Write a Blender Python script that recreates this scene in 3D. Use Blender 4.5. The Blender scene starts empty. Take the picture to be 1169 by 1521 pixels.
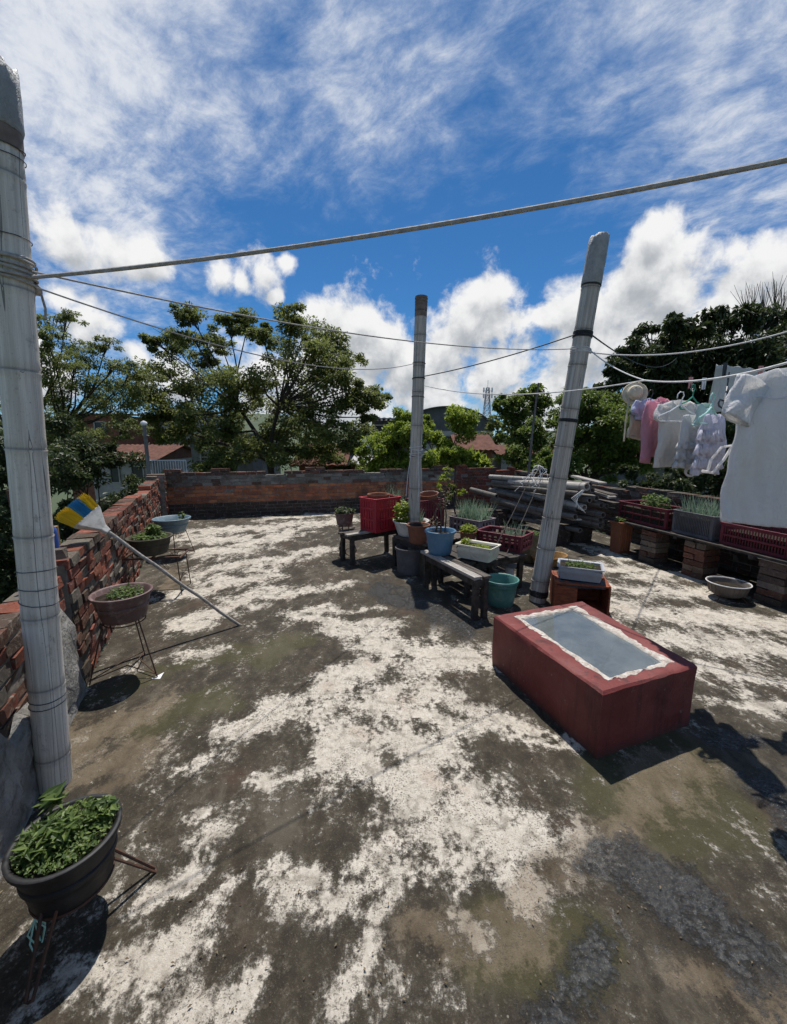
import bpy, math, random
import numpy as np
from mathutils import Vector, Matrix, Quaternion
random.seed(7); RNG = np.random.default_rng(11)
R = math.radians
scene = bpy.context.scene
COL = scene.collection

# ---------------------------------------------------------------- camera model (photo pixels -> world)
F, YH, HC = 600.0, 655.0, 1.65
PITCH = math.atan((760.5 - YH) / F)
CP, SP = math.cos(PITCH), math.sin(PITCH)
def ray(px, py):
    x = (px - 584.5) / F; v = (760.5 - py) / F
    return Vector((x, CP + v * SP, -SP + v * CP))
def g(px, py, z=0.0):
    r = ray(px, py); t = (z - HC) / r.z
    return Vector((0, 0, HC)) + r * t
def at(px, py, Y):
    r = ray(px, py)
    return Vector((0, 0, HC)) + r * (Y / r.y)
def V(*a): return Vector(a)

# ---------------------------------------------------------------- mesh builder
class MB:
    def __init__(s): s.v = []; s.f = []; s.c = []; s.cur = (1, 1, 1)
    def add(s, vs, fs):
        o = len(s.v)
        s.v += [tuple(p) for p in vs]; s.c += [s.cur] * len(vs)
        s.f += [tuple(i + o for i in f) for f in fs]
    def box(s, c, size, rot=None, jit=0.0, taper=1.0):
        hx, hy, hz = size[0] / 2, size[1] / 2, size[2] / 2
        vs = []
        for z in (-1, 1):
            k = taper if z < 0 else 1.0
            for x, y in ((-1, -1), (1, -1), (1, 1), (-1, 1)):
                p = Vector((x * hx * k, y * hy * k, z * hz))
                if jit: p += Vector([random.uniform(-jit, jit) for _ in range(3)])
                if rot is not None: p = rot @ p
                vs.append(p + Vector(c))
        s.add(vs, [(3, 2, 1, 0), (4, 5, 6, 7), (0, 1, 5, 4), (1, 2, 6, 5), (2, 3, 7, 6), (3, 0, 4, 7)])
    def beam(s, a, b, w, h, jit=0.0):
        a = Vector(a); b = Vector(b); d = b - a
        x = d.normalized(); up = Vector((0, 0, 1))
        if abs(x.z) > .95: up = Vector((0, 1, 0))
        y = up.cross(x).normalized(); z = x.cross(y)
        m = Matrix((x, y, z)).transposed()
        s.box((a + b) / 2, (d.length, w, h), m, jit)
    def rings(s, rg, cap0=True, cap1=True, closed=True):
        n = len(rg[0]); o = []
        for r in rg: o += list(r)
        fs = []
        for i in range(len(rg) - 1):
            for j in range(n if closed else n - 1):
                k = (j + 1) % n
                fs.append((i * n + j, i * n + k, (i + 1) * n + k, (i + 1) * n + j))
        if cap0: fs.append(tuple(reversed(range(n))))
        if cap1: fs.append(tuple(range((len(rg) - 1) * n, len(rg) * n)))
        s.add(o, fs)
    def tube(s, pts, rad, n=8, caps=True):
        pts = [Vector(p) for p in pts]
        if not isinstance(rad, (list, tuple)): rad = [rad] * len(pts)
        rg = []; prev = None
        for i, p in enumerate(pts):
            t = (pts[min(i + 1, len(pts) - 1)] - pts[max(i - 1, 0)])
            t = t.normalized() if t.length > 1e-9 else Vector((0, 0, 1))
            if prev is None:
                a = t.orthogonal().normalized()
            else:
                a = (prev - t * prev.dot(t))
                a = a.normalized() if a.length > 1e-6 else t.orthogonal().normalized()
            prev = a; b = t.cross(a)
            rg.append([p + (a * math.cos(q) + b * math.sin(q)) * rad[i] for q in [2 * math.pi * k / n for k in range(n)]])
        s.rings(rg, caps, caps)
    def lathe(s, prof, c=(0, 0, 0), n=32, sx=1.0, sy=1.0, cap0=True, cap1=False, wob=0.0):
        rg = []
        for r, z in prof:
            rg.append([Vector((c[0] + sx * r * math.cos(q) * (1 + wob * math.sin(3 * q)), c[1] + sy * r * math.sin(q) * (1 + wob * math.sin(3 * q)), c[2] + z)) for q in [2 * math.pi * k / n for k in range(n)]])
        s.rings(rg, cap0, cap1)
    def prism(s, poly, z0, z1):
        n = len(poly)
        vs = [(p[0], p[1], z0) for p in poly] + [(p[0], p[1], z1) for p in poly]
        fs = [tuple(reversed(range(n))), tuple(range(n, 2 * n))] + [(i, (i + 1) % n, n + (i + 1) % n, n + i) for i in range(n)]
        s.add(vs, fs)
    def leaves(s, cen, ln, wd, axis, nor, fold=0.0):
        """cen,axis,nor: Nx3 arrays; ln,wd: N arrays. one rhombus leaf (two quads-free) per row"""
        cen = np.asarray(cen, float); N = len(cen)
        if N == 0: return
        axis = axis / (np.linalg.norm(axis, axis=1, keepdims=True) + 1e-9)
        b = np.cross(nor, axis); b /= (np.linalg.norm(b, axis=1, keepdims=True) + 1e-9)
        nn = np.cross(axis, b)
        L = np.asarray(ln)[:, None] / 2; W = np.asarray(wd)[:, None] / 2
        p0 = cen - axis * L; p2 = cen + axis * L - nn * L * .25
        p1 = cen + b * W - axis * L * .15 + nn * W * fold; p3 = cen - b * W - axis * L * .15 + nn * W * fold
        o = len(s.v)
        s.v += [tuple(q) for q in np.stack([p0, p1, p2, p3], 1).reshape(-1, 3).tolist()]
        s.c += [s.cur] * (4 * N)
        s.f += [(o + 4 * i, o + 4 * i + 1, o + 4 * i + 2, o + 4 * i + 3) for i in range(N)]
    def blade(s, base, tip, w, bend=0.0, segs=3):
        base = Vector(base); tip = Vector(tip); d = tip - base
        side = d.cross(Vector((random.uniform(-1, 1), random.uniform(-1, 1), .1)))
        side = side.normalized() if side.length > 1e-6 else Vector((1, 0, 0))
        droop = Vector((d.x, d.y, 0)) * bend + Vector((0, 0, -bend * d.length * .5))
        vs = []
        for i in range(segs + 1):
            t = i / segs; p = base + d * t + droop * t * t
            ww = w * (1 - t * .85) / 2
            vs += [p - side * ww, p + side * ww]
        s.add(vs, [(2 * i, 2 * i + 1, 2 * i + 3, 2 * i + 2) for i in range(segs)])
    def obj(s, name, mat, parent=None, smooth=True, bevel=0.0, loc=None, rot=None, angle=40):
        me = bpy.data.meshes.new(name)
        me.from_pydata(s.v, [], s.f); me.update()
        ca = me.color_attributes.new('tint', 'FLOAT_COLOR', 'POINT')
        buf = np.ones((len(s.v), 4), dtype=np.float32)
        if s.c: buf[:, :3] = np.array(s.c, dtype=np.float32)
        ca.data.foreach_set('color', buf.ravel())
        if smooth:
            me.polygons.foreach_set('use_smooth', [True] * len(me.polygons))
            try: me.set_sharp_from_angle(angle=R(angle))
            except Exception: pass
        o = bpy.data.objects.new(name, me); COL.objects.link(o)
        if mat: me.materials.append(mat)
        if parent is not None: o.parent = parent
        if loc is not None: o.location = loc
        if rot is not None: o.rotation_euler = rot
        if bevel:
            m = o.modifiers.new('bevel', 'BEVEL'); m.width = bevel; m.segments = 2; m.limit_method = 'ANGLE'
        return o

def tag(o, label=None, cat=None, group=None, kind=None):
    if label: o['label'] = label
    if cat: o['category'] = cat
    if group: o['group'] = group
    if kind: o['kind'] = kind
    return o
def thing(name, label, cat, loc=(0, 0, 0), rz=0.0, group=None, rot=None):
    o = bpy.data.objects.new(name, None); COL.objects.link(o)
    o.empty_display_size = .1
    o.location = loc; o.rotation_euler = rot if rot is not None else (0, 0, rz)
    return tag(o, label, cat, group)

# ---------------------------------------------------------------- materials
class NB:
    def __init__(s, nt): s.nt = nt
    def n(s, t, **kw):
        x = s.nt.nodes.new(t)
        for k, v in kw.items(): setattr(x, k, v)
        return x
    def put(s, sock, v):
        if isinstance(v, bpy.types.NodeSocket): s.nt.links.new(v, sock)
        elif v is not None:
            if hasattr(sock.default_value, '__len__') and not hasattr(v, '__len__'): v = [v] * len(sock.default_value)
            if hasattr(sock.default_value, '__len__') and len(sock.default_value) == 4 and len(v) == 3: v = tuple(v) + (1,)
            sock.default_value = v
    def math(s, op, a, b=None, c=None, clamp=False):
        x = s.n('ShaderNodeMath', operation=op); x.use_clamp = clamp
        s.put(x.inputs[0], a)
        if b is not None: s.put(x.inputs[1], b)
        if c is not None: s.put(x.inputs[2], c)
        return x.outputs[0]
    def vm(s, op, a, b=None, scale=None):
        x = s.n('ShaderNodeVectorMath', operation=op); s.put(x.inputs[0], a)
        if b is not None: s.put(x.inputs[1], b)
        if scale is not None: s.put(x.inputs['Scale'], scale)
        return x.outputs['Value'] if op in ('LENGTH', 'DOT_PRODUCT', 'DISTANCE') else x.outputs['Vector']
    def noise(s, vec, scale, detail=6, rough=.55, dist=0.0, lac=2.0):
        x = s.n('ShaderNodeTexNoise'); s.put(x.inputs['Vector'], vec)
        x.inputs['Scale'].default_value = scale; x.inputs['Detail'].default_value = detail
        x.inputs['Roughness'].default_value = rough; x.inputs['Distortion'].default_value = dist
        x.inputs['Lacunarity'].default_value = lac
        return x.outputs['Fac']
    def vor(s, vec, scale, feature='F1', rnd=1.0):
        x = s.n('ShaderNodeTexVoronoi', feature=feature); s.put(x.inputs['Vector'], vec)
        x.inputs['Scale'].default_value = scale; x.inputs['Randomness'].default_value = rnd
        return x.outputs['Distance']
    def ramp(s, fac, stops, interp='LINEAR'):
        x = s.n('ShaderNodeValToRGB'); s.put(x.inputs[0], fac); cr = x.color_ramp; cr.interpolation = interp
        while len(cr.elements) < len(stops): cr.elements.new(.5)
        for e, (p, c) in zip(cr.elements, stops):
            e.position = p; c = (c, c, c) if not hasattr(c, '__len__') else c
            e.color = (*c[:3], 1)
        return x.outputs['Color']
    def sstep(s, v, a, b):
        x = s.n('ShaderNodeMapRange', interpolation_type='SMOOTHSTEP'); s.put(x.inputs['Value'], v)
        x.inputs['From Min'].default_value = a; x.inputs['From Max'].default_value = b
        return x.outputs['Result']
    def lerp(s, v, a, b, c, d):
        x = s.n('ShaderNodeMapRange'); s.put(x.inputs['Value'], v)
        for k, q in zip(('From Min', 'From Max', 'To Min', 'To Max'), (a, b, c, d)): x.inputs[k].default_value = q
        return x.outputs['Result']
    def mix(s, f, a, b, blend='MIX'):
        x = s.n('ShaderNodeMix', data_type='RGBA', blend_type=blend); s.put(x.inputs[0], f)
        s.put(x.inputs[6], a); s.put(x.inputs[7], b); return x.outputs[2]
    def mapping(s, vec, scale=(1, 1, 1), rot=(0, 0, 0), loc=(0, 0, 0)):
        x = s.n('ShaderNodeMapping'); s.put(x.inputs[0], vec)
        x.inputs['Scale'].default_value = scale; x.inputs['Rotation'].default_value = rot; x.inputs['Location'].default_value = loc
        return x.outputs[0]
    def attr(s, name):
        x = s.n('ShaderNodeAttribute'); x.attribute_name = name; return x
    def bump(s, h, strength=.5, dist=.01, normal=None):
        x = s.n('ShaderNodeBump'); s.put(x.inputs['Height'], h); x.inputs['Strength'].default_value = strength
        x.inputs['Distance'].default_value = dist
        if normal is not None: s.put(x.inputs['Normal'], normal)
        return x.outputs[0]
def new_mat(name):
    m = bpy.data.materials.new(name); m.use_nodes = True; nt = m.node_tree
    for x in list(nt.nodes): nt.nodes.remove(x)
    b = NB(nt); out = b.n('ShaderNodeOutputMaterial'); p = b.n('ShaderNodeBsdfPrincipled')
    nt.links.new(p.outputs[0], out.inputs[0])
    b.p = p; b.out = out; b.tc = b.n('ShaderNodeTexCoord'); b.O = b.tc.outputs['Object']
    return m, b
def simple(name, c1, c2, scale=8, rough=.6, bump=.2, bdist=.004, spec=.4, dirt=None, dirt_amt=.4, stretch=(1, 1, 1), trans=0.0, metal=0.0, detail=6):
    m, b = new_mat(name)
    oi = b.n('ShaderNodeObjectInfo')
    vec = b.vm('ADD', b.mapping(b.O, stretch), b.vm('SCALE', oi.outputs['Location'], scale=3.1))
    f = b.noise(vec, scale, detail, .6)
    col = b.mix(b.sstep(f, .3, .7), c1, c2)
    if dirt is not None:
        d = b.noise(vec, scale * 2.3, 8, .7, .5)
        col = b.mix(b.math('MULTIPLY', b.sstep(d, .48, .68), dirt_amt), col, dirt)
    b.put(b.p.inputs['Base Color'], col)
    b.put(b.p.inputs['Roughness'], b.lerp(f, .2, .8, rough - .12, min(1, rough + .12)))
    b.p.inputs['Specular IOR Level'].default_value = spec; b.p.inputs['Metallic'].default_value = metal
    h = b.noise(vec, scale * 6, 5, .65)
    if bump: b.put(b.p.inputs['Normal'], b.bump(h, bump, bdist))
    if trans:
        t = b.n('ShaderNodeBsdfTranslucent'); b.put(t.inputs[0], col)
        mx = b.n('ShaderNodeMixShader'); mx.inputs[0].default_value = trans
        b.nt.links.new(b.p.outputs[0], mx.inputs[1]); b.nt.links.new(t.outputs[0], mx.inputs[2]); b.nt.links.new(mx.outputs[0], b.out.inputs[0])
    return m
def leaf_mat(name, dark, light, trans=.35, rough=.5):
    m, b = new_mat(name)
    geo = b.n('ShaderNodeNewGeometry')
    big = b.noise(b.tc.outputs['Object'], 1.3, 2, .5)
    f = b.math('ADD', b.math('MULTIPLY', geo.outputs['Random Per Island'], .7), b.math('MULTIPLY', big, .4))
    col = b.mix(b.sstep(f, .1, 1.0), dark, light)
    b.put(b.p.inputs['Base Color'], col); b.p.inputs['Roughness'].default_value = rough
    b.p.inputs['Specular IOR Level'].default_value = .35
    t = b.n('ShaderNodeBsdfTranslucent'); b.put(t.inputs[0], b.mix(.5, col, light))
    mx = b.n('ShaderNodeMixShader'); mx.inputs[0].default_value = trans
    b.nt.links.new(b.p.outputs[0], mx.inputs[1]); b.nt.links.new(t.outputs[0], mx.inputs[2]); b.nt.links.new(mx.outputs[0], b.out.inputs[0])
    return m

M = {}
# weathered bamboo: long fibres, dark mildew spots
def bamboo_mat(name, pale, dark, spot):
    m, b = new_mat(name)
    fib = b.noise(b.mapping(b.O, (60, 60, 1.5)), 1.0, 6, .7)
    streak = b.noise(b.mapping(b.O, (25, 25, 2.2)), 1.0, 5, .6, .3)
    blot = b.noise(b.mapping(b.O, (1, 1, .6)), 22, 8, .75)
    big = b.noise(b.O, 3.0, 4, .6)
    col = b.mix(b.sstep(fib, .35, .7), dark, pale)
    col = b.mix(b.math('MULTIPLY', b.sstep(streak, .52, .72), .55), col, dark)
    sp = b.math('MULTIPLY', b.sstep(blot, .55, .68), b.sstep(big, .35, .7))
    col = b.mix(b.math('MULTIPLY', sp, .75), col, spot)
    col = b.mix(1.0, col, b.attr('tint').outputs['Color'], 'MULTIPLY')
    fine = b.noise(b.O, 130, 4, .7); col = b.mix(b.math('MULTIPLY', b.sstep(fine, .60, .70), .55), col, spot)
    crk = b.math('LESS_THAN', b.math('ABSOLUTE', b.math('SUBTRACT', b.noise(b.mapping(b.O, (14, 14, .35)), 1.0, 2, .5), .5)), .006)
    col = b.mix(b.math('MULTIPLY', crk, .7), col, (.05, .045, .04))
    b.put(b.p.inputs['Base Color'], col); b.p.inputs['Roughness'].default_value = .62; b.p.inputs['Specular IOR Level'].default_value = .35
    b.put(b.p.inputs['Normal'], b.bump(fib, .35, .004))
    return m
M['bamboo'] = bamboo_mat('bamboo_grey', (.62, .565, .49), (.34, .305, .26), (.09, .075, .06))
M['bamboo_old'] = bamboo_mat('bamboo_old', (.22, .20, .175), (.085, .073, .062), (.05, .045, .04))
M['bamboo_pale'] = bamboo_mat('bamboo_pale', (.5, .48, .44), (.24, .22, .19), (.09, .08, .07))
M['bamboo_white'] = bamboo_mat('bamboo_whitened', (.80, .735, .645), (.54, .49, .42), (.12, .10, .08))

def brick_mat():
    m, b = new_mat('old_brick')
    t = b.attr('tint').outputs['Color']
    n1 = b.noise(b.O, 9, 8, .7); n2 = b.noise(b.O, 45, 6, .7); n3 = b.noise(b.O, 2.2, 5, .6)
    col = b.mix(b.math('MULTIPLY', b.sstep(n1, .4, .75), .6), t, (.09, .06, .05))
    col = b.mix(b.math('MULTIPLY', b.sstep(n2, .55, .75), .5), col, (.42, .36, .31))
    n4 = b.noise(b.O, 18, 6, .7, .6)
    col = b.mix(b.math('MULTIPLY', b.sstep(n3, .48, .66), .6), col, (.070, .060, .042))
    col = b.mix(b.math('MULTIPLY', b.sstep(n4, .56, .66), .6), col, (.28, .25, .21))
    col = b.mix(b.math('MULTIPLY', b.sstep(n4, .44, .34), .6), col, (.045, .035, .03))
    b.put(b.p.inputs['Base Color'], col); b.p.inputs['Roughness'].default_value = .93; b.p.inputs['Specular IOR Level'].default_value = .15
    h = b.math('ADD', b.math('MULTIPLY', n1, 1.0), b.math('MULTIPLY', n2, .5))
    b.put(b.p.inputs['Normal'], b.bump(h, .9, .03))
    return m
M['brick'] = brick_mat()
def mortar_mat():
    m, b = new_mat('mortar')
    n1 = b.noise(b.O, 12, 8, .7); n3 = b.noise(b.O, 2.5, 4, .6)
    col = b.mix(b.sstep(n1, .3, .7), (.13, .115, .1), (.27, .24, .21))
    col = b.mix(b.math('MULTIPLY', b.sstep(n3, .5, .7), .6), col, (.09, .095, .06))
    b.put(b.p.inputs['Base Color'], col); b.p.inputs['Roughness'].default_value = .95; b.p.inputs['Specular IOR Level'].default_value = .1
    b.put(b.p.inputs['Normal'], b.bump(n1, .8, .02))
    return m
M['mortar'] = mortar_mat()
M['plaster'] = simple('rough_plaster', (.40, .38, .345), (.20, .19, .17), 6, .92, .9, .03, .15, (.08, .08, .06), .7, detail=9)
def red_paint():
    m, b = new_mat('red_paint')
    n1 = b.noise(b.O, 5, 6, .6); n2 = b.noise(b.O, 30, 6, .7); n3 = b.noise(b.O, 90, 4, .6)
    col = b.mix(b.sstep(n1, .3, .7), (.135, .023, .019), (.18, .038, .031))
    col = b.mix(b.math('MULTIPLY', b.sstep(n2, .58, .72), .5), col, (.22, .075, .065))
    drip = b.noise(b.mapping(b.O, (14, 14, 1.1)), 1.0, 5, .65); col = b.mix(b.math('MULTIPLY', b.sstep(drip, .50, .68), .75), col, (.05, .016, .014))
    fade = b.noise(b.O, 2.6, 6, .65); col = b.mix(b.math('MULTIPLY', b.sstep(fade, .50, .68), .5), col, (.21, .062, .052))
    chip = b.noise(b.O, 13, 8, .72); col = b.mix(b.math('MULTIPLY', b.sstep(chip, .630, .665), .8), col, (.24, .15, .125))
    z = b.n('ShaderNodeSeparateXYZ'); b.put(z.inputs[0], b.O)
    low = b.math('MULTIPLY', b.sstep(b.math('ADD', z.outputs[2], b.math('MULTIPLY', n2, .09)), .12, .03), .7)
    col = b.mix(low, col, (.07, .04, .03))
    b.put(b.p.inputs['Base Color'], col); b.p.inputs['Roughness'].default_value = .62; b.p.inputs['Specular IOR Level'].default_value = .35
    b.put(b.p.inputs['Normal'], b.bump(b.math('ADD', b.math('MULTIPLY', n1, 2.0), b.math('MULTIPLY', n3, .35)), .5, .012))
    return m
M['red_paint'] = red_paint()
M['putty'] = simple('putty', (.62, .585, .52), (.42, .36, .30), 18, .85, .8, .01, .2, (.20, .075, .055), .7)
M['wood'] = simple('weathered_wood', (.15, .125, .105), (.065, .054, .046), 5, .85, .5, .006, .2, (.04, .035, .03), .6, (1.2, 9, 9))
M['wood_pale'] = simple('pale_wood', (.42, .39, .35), (.25, .22, .19), 5, .8, .5, .006, .25, (.1, .09, .08), .5, (1.2, 9, 9))
M['wood_dark'] = simple('dark_wet_wood', (.075, .06, .05), (.03, .026, .022), 5, .75, .5, .006, .3, (.015, .013, .012), .5, (3, 3, 3))
M['wood_orange'] = simple('stained_crate_wood', (.30, .085, .035), (.17, .045, .022), 5, .7, .4, .005, .3, (.05, .025, .015), .6, (2, 2, 8))
M['soil'] = simple('soil', (.035, .027, .02), (.075, .058, .043), 40, .95, 1.0, .02, .1)
M['iron'] = simple('rusty_iron', (.05, .035, .028), (.11, .05, .03), 25, .75, .3, .002, .3)
M['black_pot'] = simple('black_plastic', (.012, .012, .013), (.02, .02, .021), 8, .55, .15, .002, .35, (.05, .047, .043), .35)
M['mauve_pot'] = simple('mauve_plastic', (.135, .078, .070), (.10, .06, .055), 6, .6, .2, .003, .35, (.34, .26, .24), .5)
M['dark_pot'] = simple('mossy_cement', (.06, .052, .04), (.10, .09, .065), 9, .9, .8, .012, .15, (.05, .07, .03), .6)
M['blue_pale'] = simple('faded_blue_plastic', (.10, .165, .205), (.13, .195, .23), 6, .5, .1, .002, .4, (.36, .40, .42), .4)
M['blue_pot'] = simple('blue_plastic', (.055, .14, .235), (.08, .17, .26), 6, .45, .1, .002, .4, (.17, .25, .34), .4)
M['teal'] = simple('teal_plastic', (.055, .175, .150), (.075, .205, .18), 6, .5, .12, .002, .4, (.25, .36, .33), .35)
M['terracotta'] = simple('terracotta', (.26, .105, .06), (.19, .075, .045), 8, .85, .3, .004, .2, (.12, .07, .05), .6)
M['white_pot'] = simple('dirty_white_plastic', (.62, .60, .54), (.50, .47, .42), 6, .6, .15, .003, .35, (.25, .21, .17), .55)
M['cream_pot'] = simple('cream_plastic', (.66, .62, .50), (.58, .54, .42), 6, .55, .12, .002, .35, (.33, .29, .2), .5)
M['grey_tray'] = simple('pale_grey_plastic', (.38, .39, .41), (.31, .32, .34), 6, .5, .12, .002, .4, (.25, .24, .24), .4)
M['red_crate'] = simple('red_plastic', (.42, .022, .034), (.33, .018, .028), 6, .5, .12, .002, .4, (.2, .05, .05), .4)
M['maroon_crate'] = simple('maroon_plastic', (.16, .018, .03), (.11, .014, .022), 6, .55, .12, .002, .4, (.16, .07, .07), .4)
M['grey_crate'] = simple('mauve_grey_plastic', (.24, .19, .20), (.16, .125, .13), 6, .6, .12, .002, .35, (.3, .27, .26), .4)
M['dark_crate'] = simple('dark_grey_plastic', (.13, .12, .125), (.085, .08, .082), 6, .6, .12, .002, .35, (.2, .18, .17), .4)
M['olive'] = simple('olive_can', (.16, .14, .085), (.11, .10, .06), 8, .75, .3, .004, .3, (.07, .06, .03), .6)
M['ochre'] = simple('ochre_wicker', (.36, .22, .085), (.25, .14, .05), 20, .8, .5, .006, .2, (.12, .07, .03), .5)
M['cap'] = simple('milky_plastic_bag', (.58, .59, .58), (.44, .45, .45), 14, .45, .9, .02, .4, (.33, .31, .28), .5, trans=.25)
M['band'] = simple('brown_tape', (.22, .17, .13), (.14, .10, .08), 14, .6, .3, .004, .35)
M['rope'] = simple('grey_rope', (.46, .43, .40), (.30, .28, .26), 60, .8, .5, .003, .2)
M['wire_dark'] = simple('dark_wire', (.035, .035, .035), (.07, .065, .06), 30, .6, .1, .001, .35)
M['cord_white'] = simple('white_cord', (.70, .69, .67), (.55, .54, .52), 40, .7, .3, .002, .25)
M['black_cable'] = simple('black_cable', (.02, .02, .02), (.03, .03, .03), 30, .5, .1, .001, .4)
M['black_sheet'] = simple('black_sheet', (.025, .025, .028), (.045, .045, .05), 12, .5, .3, .006, .4)
M['steel'] = simple('galvanised', (.35, .36, .37), (.25, .26, .27), 9, .5, .1, .002, .5, metal=.6)
# foliage
M['lf_tree'] = leaf_mat('leaf_acacia', (.038, .058, .016), (.23, .26, .075), .52)
M['lf_left'] = leaf_mat('leaf_feathery', (.05, .075, .02), (.23, .26, .08), .5)
M['lf_mango'] = leaf_mat('leaf_mango', (.015, .029, .011), (.08, .105, .034), .32)
M['lf_bush'] = leaf_mat('leaf_bush', (.04, .075, .014), (.19, .25, .05), .48)
M['lf_bright'] = leaf_mat('leaf_bright', (.08, .13, .016), (.34, .42, .06), .5)
M['lf_lime'] = leaf_mat('leaf_lime', (.12, .17, .018), (.36, .42, .05), .45)
M['lf_herb'] = leaf_mat('leaf_herb', (.04, .078, .018), (.20, .27, .075), .40)
M['lf_dark'] = leaf_mat('leaf_dark', (.02, .036, .012), (.085, .11, .035), .32)
M['lf_onion'] = leaf_mat('leaf_onion', (.10, .18, .11), (.30, .40, .27), .4)
M['lf_dry'] = leaf_mat('leaf_dry', (.12, .085, .05), (.28, .22, .13), .3)
M['bark'] = simple('bark', (.09, .075, .06), (.045, .038, .03), 12, .95, .8, .03, .1, (.12, .11, .09), .4, (1, 1, .4))
M['twig'] = simple('twig', (.12, .10, .075), (.07, .055, .04), 20, .9, .3, .004, .15)
M['stem_green'] = simple('green_stem', (.07, .10, .03), (.11, .13, .05), 20, .7, .2, .003, .3)
# cloth
def cloth(name, c1, c2, trans=.5, scale=30):
    m, b = new_mat(name)
    f = b.noise(b.O, scale, 4, .6); col = b.mix(f, c1, c2)
    w1 = b.noise(b.mapping(b.O, (1, 1, .45)), 9, 5, .55, 1.2); w2 = b.noise(b.mapping(b.O, (1, 1, .7)), 34, 5, .6, .8)
    h = b.math('ADD', w1, b.math('MULTIPLY', w2, .35))
    nrm = b.bump(h, .9, .03)
    b.put(b.p.inputs['Base Color'], col); b.p.inputs['Roughness'].default_value = .95; b.p.inputs['Specular IOR Level'].default_value = .08; b.put(b.p.inputs['Normal'], nrm)
    t = b.n('ShaderNodeBsdfTranslucent'); b.put(t.inputs[0], col); b.put(t.inputs['Normal'], nrm)
    mx = b.n('ShaderNodeMixShader'); mx.inputs[0].default_value = trans
    b.nt.links.new(b.p.outputs[0], mx.inputs[1]); b.nt.links.new(t.outputs[0], mx.inputs[2]); b.nt.links.new(mx.outputs[0], b.out.inputs[0])
    return m
M['c_white'] = cloth('white_cotton', (.92, .905, .89), (.89, .875, .865))
M['c_grey'] = cloth('pale_grey_cotton', (.86, .84, .81), (.83, .81, .785))
M['c_sheet'] = cloth('grey_towel', (.60, .61, .58), (.55, .56, .53), .15)
M['c_pink'] = cloth('pink_cotton', (.80, .46, .54), (.77, .42, .50))
M['c_lav'] = cloth('lavender_cotton', (.84, .83, .91), (.80, .79, .89))
M['c_blue'] = cloth('pale_blue_cotton', (.70, .74, .88), (.66, .70, .85))
M['c_cream'] = cloth('cream_cotton', (.76, .72, .62), (.70, .66, .55))
M['c_lace'] = cloth('white_lace', (.88, .87, .86), (.78, .77, .77), .5, 80)
M['straw'] = simple('hat_straw', (.66, .58, .44), (.56, .48, .35), 40, .85, .4, .003, .2)
M['p_white'] = simple('white_plastic', (.75, .75, .75), (.68, .68, .68), 8, .4, 0, .001, .45)
M['p_black'] = simple('black_glossy_plastic', (.02, .02, .022), (.03, .03, .032), 8, .35, 0, .001, .5)
M['p_mint'] = simple('mint_plastic', (.40, .70, .60), (.35, .64, .55), 8, .4, 0, .001, .45)
M['p_green'] = simple('green_plastic', (.02, .22, .13), (.03, .26, .16), 8, .4, 0, .001, .45)
M['p_pink'] = simple('pink_plastic', (.62, .28, .26), (.55, .22, .2), 8, .45, 0, .001, .45)
# ================================================================= SETTING
L1 = V(-4.95, 8.58, 0); U = V(-.425, .905, 0); NRM = V(.905, .425, 0)      # left parapet: far corner, run direction, inward normal
C2 = V(3.1, 10.6, 0); RW = V(.2155, -.9765, 0)                              # far right corner, run of right parapet towards the viewer
def LW(s, off=0.0, z=0.0):      # point on the left parapet, s metres from far corner towards the viewer
    p = L1 - U * s + NRM * off; return V(p.x, p.y, z)

PALE = [(300,790,520,772,40),(400,770,500,765,30),(270,800,420,800,45),(330,820,430,790,60),(300,850,400,830,50),(280,880,400,850,55),
 (270,925,420,870,50),(250,985,330,965,40),(420,880,500,870,34),(430,830,470,815,40),(430,905,560,930,28),(500,925,620,960,42),(470,900,560,905,18),
 (560,960,720,970,66),(600,990,730,985,70),(540,1010,640,985,76),(400,1050,520,1015,56),(345,1080,430,1060,44),(500,1060,640,1030,100),
 (500,1100,620,1130,120),(600,1070,700,1080,56),(690,1050,780,1085,40),(780,1085,860,1110,26),(760,1105,850,1120,24),(500,1150,680,1200,130),
 (640,1210,760,1260,130),(740,1240,860,1260,80),(800,1290,850,1240,60),(690,1290,800,1340,70),(460,1300,560,1270,66),(500,1340,600,1290,66),
 (560,1260,660,1230,60),(540,1420,580,1340,42),(495,1510,545,1430,44),(310,1240,350,1220,44),(240,1310,300,1290,44),(330,1330,380,1300,30),
 (190,1490,290,1390,80),(70,1510,170,1440,60),(330,1480,390,1440,46),(230,1560,330,1500,70),(400,1300,440,1290,30),(290,1145,310,1130,22),(390,1165,450,1150,34),
 (660,1385,690,1395,40),(870,840,1000,850,40),(900,870,1060,880,60),(930,910,1169,930,76),(1000,950,1169,970,66),(1040,1000,1169,1010,50),
 (920,830,880,815,34),(1060,1040,1169,1050,34),(940,855,990,850,30),(300,1200,340,1195,20),(760,1290,700,1300,60)]
TAN = [(125,1095,225,1062,100),(140,1150,205,1120,90),(120,1210,180,1170,60),(1040,1505,1169,1480,120),(880,1260,960,1200,90),(960,1180,1050,1160,90),(620,1400,760,1380,110),(800,1330,900,1230,60),(250,870,275,840,30)]
WET_DARK = [(920,1300,1000,1390,130),(1000,1330,1090,1390,130),(960,1340,1070,1430,120),(810,1500,870,1430,80),(1140,1180,1190,1230,80),(1060,1105,1090,1090,46),(860,1300,880,1260,40),(560,870,640,900,60),(620,900,690,930,50)]  # wet gravel, plus dark glossy patches at the right and before the tables
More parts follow.
